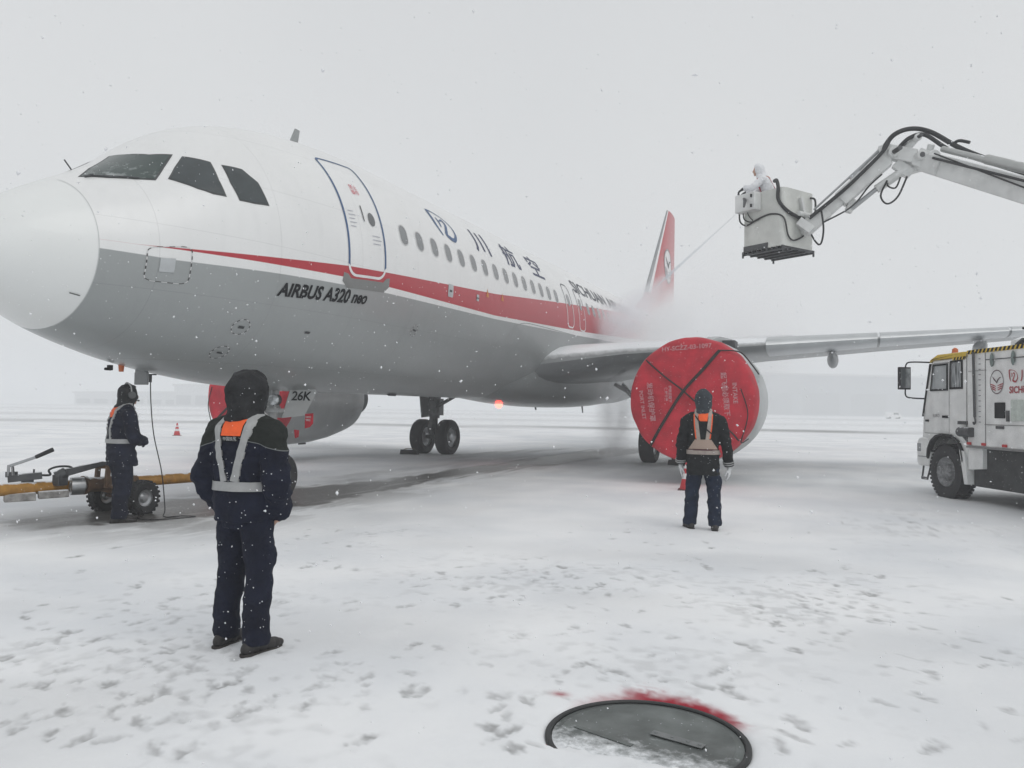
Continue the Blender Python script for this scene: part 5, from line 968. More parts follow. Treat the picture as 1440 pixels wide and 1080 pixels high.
mb = MB(); cloth_patch(bv, [[(x * .058, z) for x in (-1, 0, 1)] for z in (1.365, 1.335)], -1, .008, mb=mb); obj('label_strip', mb, charcoal, p1, world=False)
mb = MB(); V, F = text2('中国民航', .026, .0005); G = []
for a, b_ in V:
    h = bv.ray_cast(Vector((a - .052, -1, 1.342 + b_)), Vector((0, 1, 0))); G.append(h[0] + Vector((0, -.0125, 0)))
mb.add(G, F); obj('label_print', mb, reflect_tape, p1, world=False)
# 2: figure at the engine, straight back view, arms hanging, pale gloves
p2, bv2 = person(at(2.49, 10.30, 0), 8, 'person in black jacket with orange vest and pale gloves facing the covered engine', dict(
    feet=[(-.165, .06, .0, 22), (.15, -.05, .0, 2)], knees=[(-.13, .03, .49), (.135, -.01, .49)], hips=(0, 0, .93), neck=(0, 0, 1.50), head=(0, .02, 1.645), leg_r=(.108, .088, .082),
    torso=[(.70, .205, .15, 0), (.80, .205, .15, 0), (.95, .20, .15, 0), (1.08, .195, .145, 0), (1.22, .205, .15, 0), (1.34, .210, .148, -.005), (1.43, .19, .125, -.01), (1.50, .11, .10, 0), (1.55, .08, .08, .01)],
    arms=[((-.205, -.01, 1.37), (-.27, -.02, 1.08), (-.28, .06, .84)), ((.205, -.01, 1.37), (.285, -.03, 1.08), (.315, .05, .82))], arm_r=(.082, .070, .060), hood=(.108, .125, .135), hood_m=mat('grey_hood_cloth', (.035, .043, .052), .9, bump=.6, specks=1.2),
    jacket_m=charcoal, trouser_m=blue_trouser, hands=[((0, .1, -1), (1, .2, 0), .35, glove_w), ((.05, .1, -1), (-1, .3, 0), .6, glove_w)], seed=5, s=1.02))
vest_back(p2, bv2, 1.49, 1.12, .085, .05, .048, brown_tape, orange_cloth, .99, .055, 1.38, 1.48)
mb = MB(); cloth_patch(bv2, [[(x * (.10 + .08 * u), 1.15 - .12 * u) for x in (-1, -.6, -.2, .2, .6, 1)] for u in (0, .33, .66, 1)], -1, .014, mb=mb); obj('waist_panel', mb, mat('dull_orange_tape', (.36, .27, .22), .6), p2, 60, world=False)
mb = MB(); cloth_patch(bv2, [[(x * .185, 1.033 - .02 * u) for x in (-1, -.6, -.2, .2, .6, 1)] for u in (0, 1)], -1, .016, mb=mb); obj('waist_band', mb, mat('dark_red_tape', (.06, .012, .015), .6), p2, 60, world=False)
mb = MB()
for s_ in (-1, 1): cloth_patch(bv2, strap_grid([(s_ * .112, 1.47), (s_ * .105, 1.33), (s_ * .085, 1.16)], .014), -1, .013, mb=mb)
cloth_patch(bv2, strap_grid([(-.10, 1.45), (0, 1.32), (.11, 1.22)], .016), -1, .02, m=1, mb=mb)
obj('vest_edging', mb, [orange_cloth, black_mark], p2, 60, world=False)
mb = MB()
for i, (e, w_) in enumerate((((-.27, -.02, 1.08), (-.28, .06, .84)), ((.285, -.03, 1.08), (.315, .05, .82)))):
    e = Vector(e); w_ = Vector(w_); dd = (w_ - e).normalized()
    for q in (.80, .90): c = e.lerp(w_, q); mb.tube([c - dd * .006, c + dd * .006], .071, 18)
obj('cuff_stripes', mb, reflect_tape, p2, 60, world=False)
# 3: headset operator in profile by the tow bar
p3, bv3 = person(at(-4.98, 10.18, 0), -22, 'person in profile wearing headset and orange harness, standing at the tow bar wheels', dict(
    feet=[(-.10, .05, .0, 6), (.10, -.04, .0, -8)], knees=[(-.11, .04, .49), (.11, -.01, .49)], hips=(0, -.02, .92), neck=(0, .02, 1.50), head=(0, .075, 1.64), leg_r=(.122, .102, .09), eyes=1,
    torso=[(.74, .215, .185, .03), (.82, .215, .175, .02), (.95, .215, .165, 0), (1.08, .212, .160, 0), (1.22, .225, .168, 0), (1.34, .228, .155, -.005), (1.43, .195, .130, -.01), (1.50, .115, .100, 0), (1.55, .085, .085, .01)],
    arms=[((-.215, -.0, 1.38), (-.27, .03, 1.10), (-.10, .235, 1.08)), ((.215, -.0, 1.38), (.27, .05, 1.10), (.09, .24, 1.04))], arm_r=(.092, .08, .062), hood=(.115, .13, .14), hood_m=hood_cloth, hood_tilt=14,
    jacket_m=navy, trouser_m=navy, hands=[((1, .45, -.1), (0, -1, 0), .8, glove_b), ((-1, .5, 0), (0, -1, 0), .8, glove_b)], seed=8, s=.995))
vest_back(p3, bv3, 1.495, 1.085, .088, .05, .043, reflect_tape, orange_cloth, 1.055, .055, 1.36, 1.50)
mb = MB()
for s_ in (-1, 1): mb.tube([(s_ * .108, .06, 1.645), (s_ * .135, .06, 1.645)], .046, 20)
mb.tube(smooth_path([(-.122, .055, 1.68), (-.11, .045, 1.76), (0, .035, 1.805), (.11, .045, 1.76), (.122, .055, 1.68)], 6), .009, 8, 1); mb.tube(smooth_path([(-.125, .08, 1.62), (-.11, .16, 1.57), (-.04, .20, 1.575)], 5), .006, 6); mb.ell((-.035, .20, 1.575), (.014, .012, .012))
obj('headset', mb, [mat('headset_grey', (.075, .078, .08), .5), reflect_tape], p3, world=False)
mb = MB(); cloth_patch(bv3, [[(x, z) for x in (-.16, -.12, -.08)] for z in (1.27, 1.258)], 1, .012, mb=mb); obj('chest_tab', mb, white_mark, p3, world=False)

# ------------------------------------------------------------------ de-icing truck
TH = 25.0
trk = empty('deicing_truck', at(7.963, 14.50), R(TH)); tag(trk, 'white de-icing truck with yellow cab roof and a raised boom carrying a bucket', 'truck')
TM = Matrix.Translation(at(7.963, 14.50)) @ Matrix.Rotation(R(TH), 4, 'Z')
# local: x forward, y to its left (0 = left side plane), z up
def tp(x, y, z): return Vector((x, y, z))
def tobj(name, mb, m_, parent=None, **k): return obj(name, mb, m_, parent or trk, world=False, **k)
W2 = -2.3
def side_prism(mb, poly, y0, y1, m=0): mb.prism([(x, y0, z) for x, z in poly], (0, y1 - y0, 0), m); return mb
mb = MB()   # cab shell with wheel arch cut into its outline
arch = [(.62 - .0, .70), (.60, .86), (.50, 1.02), (.34, 1.12), (.12, 1.16), (-.12, 1.14), (-.30, 1.06), (-.42, .90), (-.47, .70)]
cab = [(-.53, .62), (-.53, 2.56), (.50, 2.56), (.60, 2.50), (.86, 1.62), (.90, 1.1), (.90, .72), (.62, .72)] + arch[1:] + [(-.47, .62)]
side_prism(mb, cab, -.03, W2 + .03); cb = tobj('cab', mb, truck_white, bevel=.03)
mb = MB(); side_prism(mb, [(-.53, 2.57), (-.53, 2.66), (.35, 2.66), (.58, 2.58), (.64, 2.51), (.52, 2.565)], -.01, W2 + .01); tobj('cab_roof', mb, yellow_paint, cb, bevel=.02)
# front windshield (sloped) and its black surround
mb = MB(); mb.prism([(.875, -.12, 1.60), (.875, W2 + .12, 1.60), (.625, W2 + .16, 2.44), (.625, -.16, 2.44)], (.012, 0, .004)); tobj('windshield', mb, glass_dark, cb)
mb = MB(); mb.prism([(.88, -.015, 1.50), (.84, -.015, 1.50), (.575, -.015, 2.50), (.625, -.015, 2.50)], (0, -.12, 0)); tobj('corner_pillar', mb, black_mark, cb)
def pane(x0, x1, z0, z1, sl, nm, glass, parent):
    o_ = [(x0, z0), (x1, z0), (x1 - sl, z1), (x0, z1)]
    ii_ = [(x0 + .035, z0 + .035), (x1 - .04, z0 + .035), (x1 - sl - .035, z1 - .035), (x0 + .035, z1 - .035)]
    mb = MB(); V, F = ringpoly(o_, ii_); mb.add([(a, -.012, b_) for a, b_ in V] + [(a, -.032, b_) for a, b_ in V], F + [tuple(i + 8 for i in f) for f in F] + [(0, 1, 9, 8), (1, 2, 10, 9), (2, 3, 11, 10), (3, 0, 8, 11)], 0); mb.add([(a, -.024, b_) for a, b_ in ii_], [(0, 1, 2, 3)], 1)
    return tobj(nm, mb, [black_mark, glass], parent)
snowy_glass = bpy.data.materials.new('snowy_glass'); snowy_glass.use_nodes = True; t = snowy_glass.node_tree; b = t.nodes['Principled BSDF']; L = t.links.new
tc = N(t, 'ShaderNodeTexCoord'); n = N(t, 'ShaderNodeTexNoise'); n.inputs['Scale'].default_value = 6; n.inputs['Detail'].default_value = 8; mp = N(t, 'ShaderNodeMapping'); mp.inputs['Scale'].default_value = (4, 1, .6); L(tc.outputs['Object'], mp.inputs[0]); L(mp.outputs[0], n.inputs['Vector'])
r_ = N(t, 'ShaderNodeValToRGB'); r_.color_ramp.elements[0].position = .38; r_.color_ramp.elements[0].color = (.07, .08, .085, 1); r_.color_ramp.elements[1].position = .68; r_.color_ramp.elements[1].color = (.42, .44, .45, 1); L(n.outputs[0], r_.inputs[0]); L(r_.outputs[0], b.inputs['Base Color']); b.inputs['Roughness'].default_value = .35
light_glass = mat('bright_glass', (.36, .38, .39), .08, var=.2, vs=3, coat=1)
mb = MB(); V, F = ringpoly([(-.01, 1.18), (.80, 1.18), (.80, 1.70), (.57, 2.50), (-.01, 2.50)], [(.0, 1.19), (.79, 1.19), (.79, 1.70), (.56, 2.49), (.0, 2.49)]); mb.add([(a, -.026, b_) for a, b_ in V], F); dr = tobj('cab_door', mb, mat('seam_grey', (.2, .2, .2), .6), cb)
pane(.03, .60, 1.98, 2.48, .09, 'door_window', light_glass, cb); pane(-.42, -.03, 2.0, 2.52, .02, 'rear_window', snowy_glass, cb)
mb = MB(); mb.box((.10, -.012, 1.50), (.16, .03, .045)); mb.box((.0, -.016, 1.14), (.16, .03, .08)); mb.box((.70, -.016, 1.42), (.10, .02, .04)); tobj('door_handle', mb, black_mark, cb, bevel=.006)
mb = MB(); V, F = text2('EURO', .085, .001); mb.add([(.52 - a, -.022, 1.49 + b_) for a, b_ in V], F); tobj('door_lettering', mb, mat('letter_grey', (.25, .25, .26), .5), cb)
mb = MB(); G = []
for (x, z) in arch: G.append([(x, .03, z), (x, -.28, z)])
mb.grid(G); mb.grid([[(x * 1.06 + .0, .03, z + .035), (x, .03, z)] for x, z in arch]); a_ = tobj('wheel_arch', mb, black_rubber, cb)
mb = MB(); side_prism(mb, [(-.42, .90), (-.36, .96), (-.52, .32), (-.60, .32), (-.62, .34), (-.50, .9)], .02, -.30); tobj('mudguard', mb, truck_white, cb, bevel=.01)
mb = MB(); side_prism(mb, [(.62, .55), (.98, .55), (1.04, .62), (1.04, .98), (.98, 1.08), (.86, 1.10), (.66, 1.08), (.60, .9)], .0, W2); bm_ = tobj('bumper', mb, truck_white, cb, bevel=.03)
mb = MB(); mb.box((.95, -.02, .90), (.14, .05, .16)); mb.box((.84, -.004, .73), (.30, .02, .025)); tobj('headlight', mb, [mat('lamp_clear', (.3, .31, .32), .15)], bm_, bevel=.01)
mb = MB(); mb.tube([(.96, -.10, .56), (.88, -.02, .30), (.70, -.02, .30), (.72, -.10, .56)], .018, 8); mb.tube([(.90, -.02, .33), (.70, -.02, .33)], .014, 8); tobj('step', mb, dark_metal, cb)
mb = MB(); mb.tube(smooth_path([(.62, -.02, 2.53), (.95, .18, 2.55), (1.06, .20, 2.50), (1.08, .20, 2.42)], 4), .014, 8); mb.tube(smooth_path([(.80, -.02, 1.84), (1.02, .16, 1.86), (1.08, .20, 1.92), (1.08, .20, 2.04)], 4), .014, 8); ar_ = tobj('mirror_bracket', mb, black_mark, cb)
mb = MB(); mb.box((1.09, .22, 2.24), (.09, .22, .44)); mb.box((1.04, .22, 2.24), (.012, .18, .38), m=1); tobj('mirror', mb, [black_rubber, snowy_glass], cb, bevel=.02)
mb = MB(); mb.lathe([(0, .07), (.03, .07), (.03, .055), (.10, .05), (.125, .02), (.13, .001)], (.26, -.30, 2.66), (0, 0, 1), 18); tobj('roof_beacon', mb, orange_lens, cb)
mb = MB(); mb.tube([(-.46, .05, 1.24), (-.62, .05, 1.24), (-.80, .05, 1.24)], .085, 16); mb.tube([(-.55, .05, 1.24), (-.55, -.15, 1.0)], .06, 10); mb.box((-.50, 0, 1.40), (.2, .12, .06)); tobj('air_intake', mb, dark_metal, cb)
# chassis and wheels
mb = MB(); mb.beam((.8, -.75, .72), (-6.6, -.75, .72), .10, .26); mb.beam((.8, W2 + .75, .72), (-6.6, W2 + .75, .72), .10, .26); side_prism(mb, [(-.62, .30), (-.62, .96), (-2.55, .96), (-2.55, .30)], -.10, -.75); side_prism(mb, [(-.62, .30), (-.62, .96), (-2.55, .96), (-2.55, .30)], W2 + .10, W2 + .75); mb.tube([(0, -.2, .5), (0, W2 + .2, .5)], .07, 10); mb.tube([(-4.0, -.2, .5), (-4.0, W2 + .2, .5)], .09, 10)
tobj('chassis', mb, mat('dirty_black', (.035, .037, .038), .7, var=.4, vs=6, bump=.4, specks=1.2), bevel=.01)
mb = MB(); side_prism(mb, [(-.58, .58), (-.58, .99), (-.98, .99), (-.98, .62)], -.02, -.3); tobj('side_step_box', mb, truck_white, bevel=.01)
def twheel(x, yc, r=.50, w=.30):
    mb = MB(); h = w / 2; c = (x, yc, r - .008)
    mb.lathe([(-h * .8, r * .55), (-h, r * .7), (-h, r * .9), (-h * .85, r * .985), (-h * .3, r), (h * .3, r), (h * .85, r * .985), (h, r * .9), (h, r * .7), (h * .8, r * .55)], c, (0, 1, 0), 48, 0)
    for k in range(40):
        a = 2 * math.pi * k / 40
        for q in (-.33, .33): mb.box(Vector(c) + Vector((math.cos(a) * r, q * w, math.sin(a) * r)), (.02, .09, .045), Matrix.Rotation(-a, 3, 'Y'))
    ty = tobj('wheel', mb, black_rubber); mb = MB()
    for s_ in (1, -1): mb.lathe([(s_ * h * .8, r * .55), (s_ * h * .95, r * .53), (s_ * h * .75, r * .50), (s_ * h * .5, r * .38), (s_ * h * .45, r * .30), (s_ * h * .8, r * .27), (s_ * h * .9, r * .20), (s_ * h * 1.05, r * .14), (s_ * h * 1.08, .001)], c, (0, 1, 0), 32)
    for k in range(8):
        a = 2 * math.pi * k / 8; mb.tube([Vector(c) + Vector((math.cos(a) * r * .235, h * .7, math.sin(a) * r * .235)), Vector(c) + Vector((math.cos(a) * r * .235, h * .98, math.sin(a) * r * .235))], .014, 6)
    o_ = obj('rim', mb, mat('truck_rim', (.22, .225, .23), .55, .4, var=.4, vs=18, bump=.3, specks=1), ty, world=False)
    return ty
for x in (.08, -4.0):
    for y in (-.14, W2 + .14): twheel(x, y)
twheel(-4.0, -.46); twheel(-4.0, W2 + .46)
# tank body with panel gaps, grab rail, vents, scale marks
mb = MB(); mb.box((-3.70, W2 / 2, 1.83), (6.2, 2.32, 1.68)); bd = tobj('tank_body', mb, truck_white, bevel=.03)
mb = MB(); mb.box((-.575, W2 / 2, 1.75), (.05, 2.2, 1.8)); tobj('body_front_frame', mb, dull_white, bd)
Yf = .0125
mb = MB()
for k in range(60):
    x = -.64 - k * .105
    if x < -6.7: break
    mb.prism([(x, Yf + .012, 2.60), (x - .055, Yf + .012, 2.60), (x - .095, Yf + .012, 2.665), (x - .04, Yf + .012, 2.665)], (0, .003, 0), 1)
mb.box((-3.70, Yf + .005, 2.632), (6.16, .012, .068), m=0); tobj('hazard_stripe', mb, [yellow_paint, black_mark], bd)
mb = MB(); mb.box((-.02 - .3, -.012, 2.548), (.36, .008, .05), m=0)
for k in range(4): mb.prism([(-.18 - k * .09, -.007, 2.524), (-.225 - k * .09, -.007, 2.524), (-.25 - k * .09, -.007, 2.572), (-.205 - k * .09, -.007, 2.572)], (0, .003, 0), 1)
tobj('cab_hazard_stripe', mb, [yellow_paint, black_mark], cb)
mb = MB(); mb.tube([(-.86, .06, 2.62), (-.86, .05, 2.1), (-.88, .05, 1.50)], .022, 8); mb.tube(smooth_path([(-.88, .05, 1.5), (-.90, .05, 1.42), (-.86, .05, 1.38), (-.84, .05, 1.42)], 4), .014, 6); tobj('hook_rod', mb, dark_metal, bd)
mb = MB()
for k in range(13): mb.box((-.97, Yf + .006, 1.42 + k * .09), (.05, .006, .012))
tobj('level_scale', mb, mat('print_grey', (.2, .2, .22), .5), bd)
mb = MB(); mb.tube([(-1.20, .05, 2.47), (-2.9, .05, 2.45)], .010, 8); tobj('rope_rail', mb, dark_metal, bd)
mb = MB()
for x in (-1.33, -1.86, -2.4): mb.ell((x, .04, 2.46), (.035, .03, .12))
tobj('rail_holders', mb, mat('rail_green', (.16, .20, .19), .5), bd)
mb = MB(); mb.box((-1.50, Yf + .008, 1.62), (.26, .02, .26)); tobj('vent_opening', mb, black_mark, bd, bevel=.02)
mb = MB(); mb.box((-1.50, Yf + .008, 1.34), (.2, .02, .05)); mb.box((-1.70, Yf + .008, 1.53), (.06, .03, .18)); tobj('latch', mb, dark_metal, bd, bevel=.006)
mb = MB(); mb.box((-2.05, Yf + .006, 1.62), (.55, .012, .34)); tobj('notice_plate', mb, mat('notice_green', (.48, .53, .49), .5, var=.15, vs=20), bd)
mb = MB()
for x in (-.60, -1.12, -3.0, -5.4): mb.box((x, Yf + .003, 1.83), (.008, .01, 1.6))
mb.box((-2.6, Yf + .003, 1.38), (3.0, .01, .010)); mb.box((-3.70, Yf + .004, .985), (6.2, .03, .03)); mb.box((-.9, Yf + .003, 2.30), (.5, .008, .006)); tobj('panel_gaps', mb, mat('seam_grey', (.2, .2, .2), .6), bd)
for x in (-.68, -1.08, -1.62, -2.3, -3.2): mb = MB(); mb.box((x, Yf + .012, 1.045), (.11, .02, .045)); tobj('side_lamp', mb, mat('side_lamp_red', (.45, .03, .03), .4), bd, bevel=.005)
ring, bird, waves = emblem_bird(); ink = mat('truck_red_ink', (.36, .05, .06), .5); ink2 = mat('truck_dark_ink', (.09, .05, .06), .5)
for VF, m_ in ((ring, ink2), (bird, ink2), (waves, ink)):
    mb = MB(); mb.add([(-1.42 - a * .175, Yf + .006, 2.09 + b_ * .20) for a, b_ in VF[0]], VF[1]); tobj('company_emblem', mb, m_, bd)
mb = MB(); V, F = emblem_leaf(); mb.add([(-1.73 - a * .20, Yf + .006, 2.08 + b_ * .19) for a, b_ in V], F); tobj('leaf_emblem', mb, ink, bd)
mb = MB(); V, F = text2('SICHUAN AIRLINES', .15, .004); mb.add([(-1.73 - a, Yf + .006, 1.90 + b_) for a, b_ in V], F); V, F = text2('川航空', .2, .004); mb.add([(-2.0 - a, Yf + .006, 2.10 + b_) for a, b_ in V], F); tobj('side_lettering', mb, ink, bd)
mb = MB(); mb.lathe([(0, .24), (.05, .25), (.14, .24), (.2, .10), (.21, .001)], (-1.3, -.6, 2.66), (0, 0, 1), 20); mb.box((-3.9, -.45, 2.80), (.5, .4, .25)); tobj('hatch', mb, dull_white, bd, bevel=.01)
mb = MB(); mb.beam((-1.75, -.12, 2.68), (-1.95, -.10, 2.76), .10, .03); mb.beam((-1.82, -.12, 2.72), (-2.1, -.12, 2.71), .05, .02); tobj('roof_bracket', mb, dark_metal, bd)
mb = MB(); mb.tube([(-2.12, -.10, 2.66), (-2.12, -.10, 2.90)], .09, 12); mb.tube([(-2.12, -.10, 2.90), (-2.12, -.10, 2.93)], .14, 12, 1); tobj('filler_cap', mb, [dull_white, black_mark], bd)
# ---- boom: points measured in metres to the right / ahead of the camera, brought to world space
turret = at(9.55, 9.0, 2.66)
mb = MB(); mb.lathe([(0, .55), (.12, .55), (.16, .45), (.45, .42)], turret, (0, 0, 1), 32); mb.box(turret + Vector((0, 0, .6)), (.55, .5, .6), Matrix.Rotation(R(TH), 3, 'Z')); obj('boom_turret', mb, dull_white, trk, bevel=.02)
E1 = at(7.80, 14.86, 6.30); B0 = at(9.5, 9.1, 3.15)
bm1 = (E1 - B0).normalized()
mb = MB(); mb.beam(B0, E1 - bm1 * .1, .36, .46, w2=.27, h2=.36); mb.beam(E1 - bm1 * 2.6, E1 - bm1 * 2.55, .36, .45); mb.beam(E1 - bm1 * .45, E1 + bm1 * .08, .36, .34)
mb.tube([E1 + RH * .0 + Vector((0, 0, .05)) - FH * .25, E1 + FH * .25 + Vector((0, 0, .05))], .12, 16); bo = obj('main_boom', mb, dull_white, trk, bevel=.02)
sdv = bm1.cross(Vector((0, 0, 1))).normalized(); upv = sdv.cross(bm1)
mb = MB(); 
for q in (.10,): mb.tube([E1 - bm1 * .35 + upv * .30 - sdv * q, E1 - bm1 * 5.0 + upv * .34 - sdv * q], .055, 12); mb.tube([E1 - bm1 * 1.4 + upv * .32 - sdv * q, E1 - bm1 * 5.0 + upv * .36 - sdv * q], .085, 12)
obj('leveling_cylinder', mb, mat('cylinder_grey', (.42, .43, .42), .35, .3, snow=.2), bo)
mb = MB(); mb.tube([E1 - bm1 * .30 + upv * .12 - sdv * .20, E1 - bm1 * 2.6 + upv * .16 - sdv * .21, E1 - bm1 * 5 + upv * .18 - sdv * .22], .022, 8)
mb.tube([E1 - bm1 * .30 + upv * .20 - sdv * .20, E1 - bm1 * 2.6 + upv * .05 - sdv * .21, E1 - bm1 * 5 + upv * .05 - sdv * .22], .014, 8); obj('boom_pipe', mb, hose_black, bo)
# knuckle block
K0 = at(7.20, 15.15, 6.52); K1 = at(7.62, 14.95, 6.42)
mb = MB(); mb.beam(at(7.08, 15.2, 6.62), K1, .22, .26); mb.beam(K1, E1 + Vector((0, 0, .0)), .26, .34); mb.beam(at(7.10, 15.2, 6.70), at(7.16, 15.18, 6.36), .30, .18); mb.tube([K0 - FH * .22, K0 + FH * .22], .10, 16); mb.tube([K1 - FH * .24 + Vector((0, 0, -.02)), K1 + FH * .24 + Vector((0, 0, -.02))], .09, 16)
mb.beam(at(7.42, 15.05, 6.52), at(7.62, 14.95, 6.78), .10, .12); mb.beam(E1 + Vector((0, 0, .1)), E1 + Vector((0, 0, .36)) - bm1 * .1, .08, .12); mb.tube([at(7.60, 14.8, 6.77), at(7.60, 15.1, 6.77)], .07, 12)
mb.beam(at(7.30, 15.1, 6.35), at(7.55, 15.0, 6.10), .14, .2); mb.beam(at(7.35, 15.1, 6.12), at(7.78, 14.9, 6.22), .12, .10)
kn = obj('boom_knuckle', mb, dull_white, trk, bevel=.015)
mb = MB()
for (a, z, r_) in ((7.20, 6.52, .045), (7.62, 6.40, .05), (7.60, 6.77, .035)): mb.tube([at(a, 14.70, z), at(a, 15.42, z)], r_, 14)
obj('pivot_pin', mb, dark_metal, kn)
# fly boom down to the bucket
F0 = at(5.80, 15.62, 5.16); F1 = at(7.16, 15.16, 6.45); fd = (F1 - F0).normalized()
mb = MB(); mb.beam(F0 + fd * .15, F0.lerp(F1, .5), .20, .20); mb.beam(F0.lerp(F1, .42), F1, .27, .30); mb.tube([F0 - FH * .14, F0 + FH * .14], .12, 16); mb.beam(F0 - fd * .05, F0 + fd * .5, .24, .24); fb = obj('fly_boom', mb, dull_white, trk, bevel=.015)
fs = fd.cross(Vector((0, 0, 1))).normalized(); fu = fs.cross(fd)
mb = MB(); mb.tube([at(5.92, 15.58, 5.55), at(7.12, 15.15, 6.72)], .022, 10); mb.tube([at(6.62, 15.33, 6.20), at(7.12, 15.15, 6.72)], .032, 10); mb.tube([at(6.55, 15.35, 6.10), at(6.72, 15.30, 6.22)], .06, 10); mb.tube([at(6.70, 15.32, 6.10), at(6.84, 15.28, 6.20)], .05, 10); obj('leveling_rod', mb, steel, fb)
mb = MB(); mb.tube([at(6.55, 15.40, 5.50), at(7.05, 15.22, 5.93)], .045, 12, 1); mb.tube([at(7.0, 15.24, 5.88), at(7.50, 15.02, 6.24)], .085, 12, 0); mb.beam(at(6.52, 15.40, 5.46), at(6.60, 15.40, 5.72), .10, .12); obj('lift_cylinder', mb, [dull_white, steel], fb)
mb = MB(); mb.tube(smooth_path([at(5.78, 15.45, 5.35), at(6.35, 15.22, 5.84), at(6.75, 15.08, 6.25), at(7.02, 15.0, 6.55), at(7.13, 15.0, 6.74)], 5), .036, 10); mb.tube(smooth_path([at(5.80, 15.6, 5.15), at(6.35, 15.25, 5.42), at(6.6, 15.2, 5.62), at(6.8, 15.12, 5.9), at(7.02, 15.05, 6.12)], 5), .016, 8)
obj('fluid_hose', mb, hose_black, fb)
mb = MB(); mb.tube(smooth_path([at(7.05, 15.1, 6.60), at(7.22, 15.0, 6.86), at(7.52, 14.95, 6.97), at(7.82, 14.8, 6.86), at(8.1, 14.4, 6.45), at(8.35, 14.0, 6.12), at(8.68, 13.4, 5.70), at(9.0, 12.2, 4.95), at(9.4, 10.2, 3.9)], 8), .045, 10); mb.tube(smooth_path([at(7.32, 15.0, 6.62), at(7.48, 14.9, 6.78), at(7.72, 14.8, 6.80), at(8.02, 14.5, 6.42), at(8.33, 13.9, 6.02), at(8.66, 13.3, 5.62), at(9.0, 12.1, 4.88)], 8), .038, 10)
mb.tube(smooth_path([at(7.45, 14.95, 6.05), at(7.30, 15.0, 5.68), at(7.12, 15.05, 5.55), at(7.02, 15.1, 5.72), at(7.12, 15.05, 6.0)], 6), .018, 8); mb.tube(smooth_path([at(7.35, 15.0, 6.05), at(7.28, 15.05, 5.86), at(7.15, 15.1, 5.92), at(7.2, 15.1, 6.08)], 5), .016, 8); mb.tube(smooth_path([at(8.05, 14.5, 6.50), at(8.12, 14.4, 6.56), at(8.24, 14.25, 6.48)], 5), .03, 8)
obj('hydraulic_hose', mb, hose_black, kn)
# bucket: square basket on the fly boom, grated floor
ang = math.atan2(FH.y, FH.x) ; bc = at(5.37, 16.05, 0); yaw = R(-33)
bx = Vector((math.cos(yaw - R(90)), math.sin(yaw - R(90)), 0)); by = Vector((math.cos(yaw), math.sin(yaw), 0))
def bp_(a, b_, z): return bc + bx * a + by * b_ + Vector((0, 0, z))
Hb = .50; zf, zr = 4.80, 5.95
mb = MB(); out = rrect(-Hb, -Hb, Hb, Hb, .11, 5); inn = rrect(-Hb + .035, -Hb + .035, Hb - .035, Hb - .035, .08, 5); n = len(out)
vs = [bp_(a, b_, z) for z in (zf, zr) for a, b_ in out] + [bp_(a, b_, z) for z in (zf, zr) for a, b_ in inn]
fs_ = [(i, (i + 1) % n, (i + 1) % n + n, i + n) for i in range(n)] + [(2 * n + i, 2 * n + (i + 1) % n, 3 * n + (i + 1) % n, 3 * n + i) for i in range(n)] + [(n + i, n + (i + 1) % n, 3 * n + (i + 1) % n, 3 * n + i) for i in range(n)] + [(i, (i + 1) % n, 2 * n + (i + 1) % n, 2 * n + i) for i in range(n)]
mb.add(vs, fs_); bk = obj('bucket', mb, mat('bucket_white', (.60, .61, .58), .5, var=.1, vs=4, bump=.1, snow=.2), trk, 30)
mb = MB()
for k in range(9): a = -Hb + .03 + k * (2 * Hb - .06) / 8; mb.beam(bp_(a, -Hb, zf - .02), bp_(a, Hb, zf - .02), .035, .05)
for k in range(5): b_ = -Hb + .05 + k * (2 * Hb - .1) / 4; mb.beam(bp_(-Hb, b_, zf - .055), bp_(Hb, b_, zf - .055), .04, .03)
for a, b_ in ((-Hb, -Hb), (Hb, -Hb), (Hb, Hb), (-Hb, Hb)): mb.tube([bp_(a * .97, b_ * .97, zf - .12), bp_(a * .97, b_ * .97, zf)], .02, 8)
mb.beam(bp_(-Hb * .9, -Hb - .004, zf + .05), bp_(.15, -Hb - .004, zf + .05), .015, .11); mb.box(bp_(0, 0, zf - .035), (.8, .8, .01), Matrix.Rotation(yaw, 3, 'Z')); obj('floor_grating', mb, dark_metal, bk)
mb = MB(); mb.beam(bp_(-Hb - .02, -Hb - .10, 5.76), bp_(-.02, -Hb - .10, 5.76), .20, .36); cbx = obj('control_box', mb, truck_white, bk, bevel=.015)
mb = MB(); mb.box(bp_(-.10, -Hb - .205, 5.86), (.04, .03, .06), Matrix.Rotation(yaw, 3, 'Z')); mb.box(bp_(-.10, -Hb - .205, 5.66), (.04, .03, .06), Matrix.Rotation(yaw, 3, 'Z')); obj('box_latch', mb, black_mark, cbx)
mb = MB(); mb.tube(smooth_path([bp_(-.52, -Hb - .06, 5.60), bp_(-.50, -Hb - .05, 5.42), bp_(-.35, -Hb - .03, 5.33), bp_(-.05, -Hb - .02, 5.42), bp_(.25, -Hb - .02, 5.45), bp_(Hb + .0, -Hb + .02, 5.34), bp_(Hb + .03, -Hb + .12, 5.0), bp_(Hb + .03, -.20, 4.92), bp_(Hb + .03, .1, 5.05), bp_(Hb + .06, .2, 5.25)], 6), .016, 8)
mb.tube(smooth_path([bp_(-.42, -Hb - .06, 5.60), bp_(-.40, -Hb - .05, 5.46), bp_(-.25, -Hb - .03, 5.38), bp_(-.05, -Hb - .03, 5.40)], 5), .013, 8); mb.tube(smooth_path([bp_(-.32, -Hb - .06, 5.60), bp_(-.28, -Hb - .05, 5.5), bp_(-.2, -Hb - .03, 5.40)], 5), .010, 8)
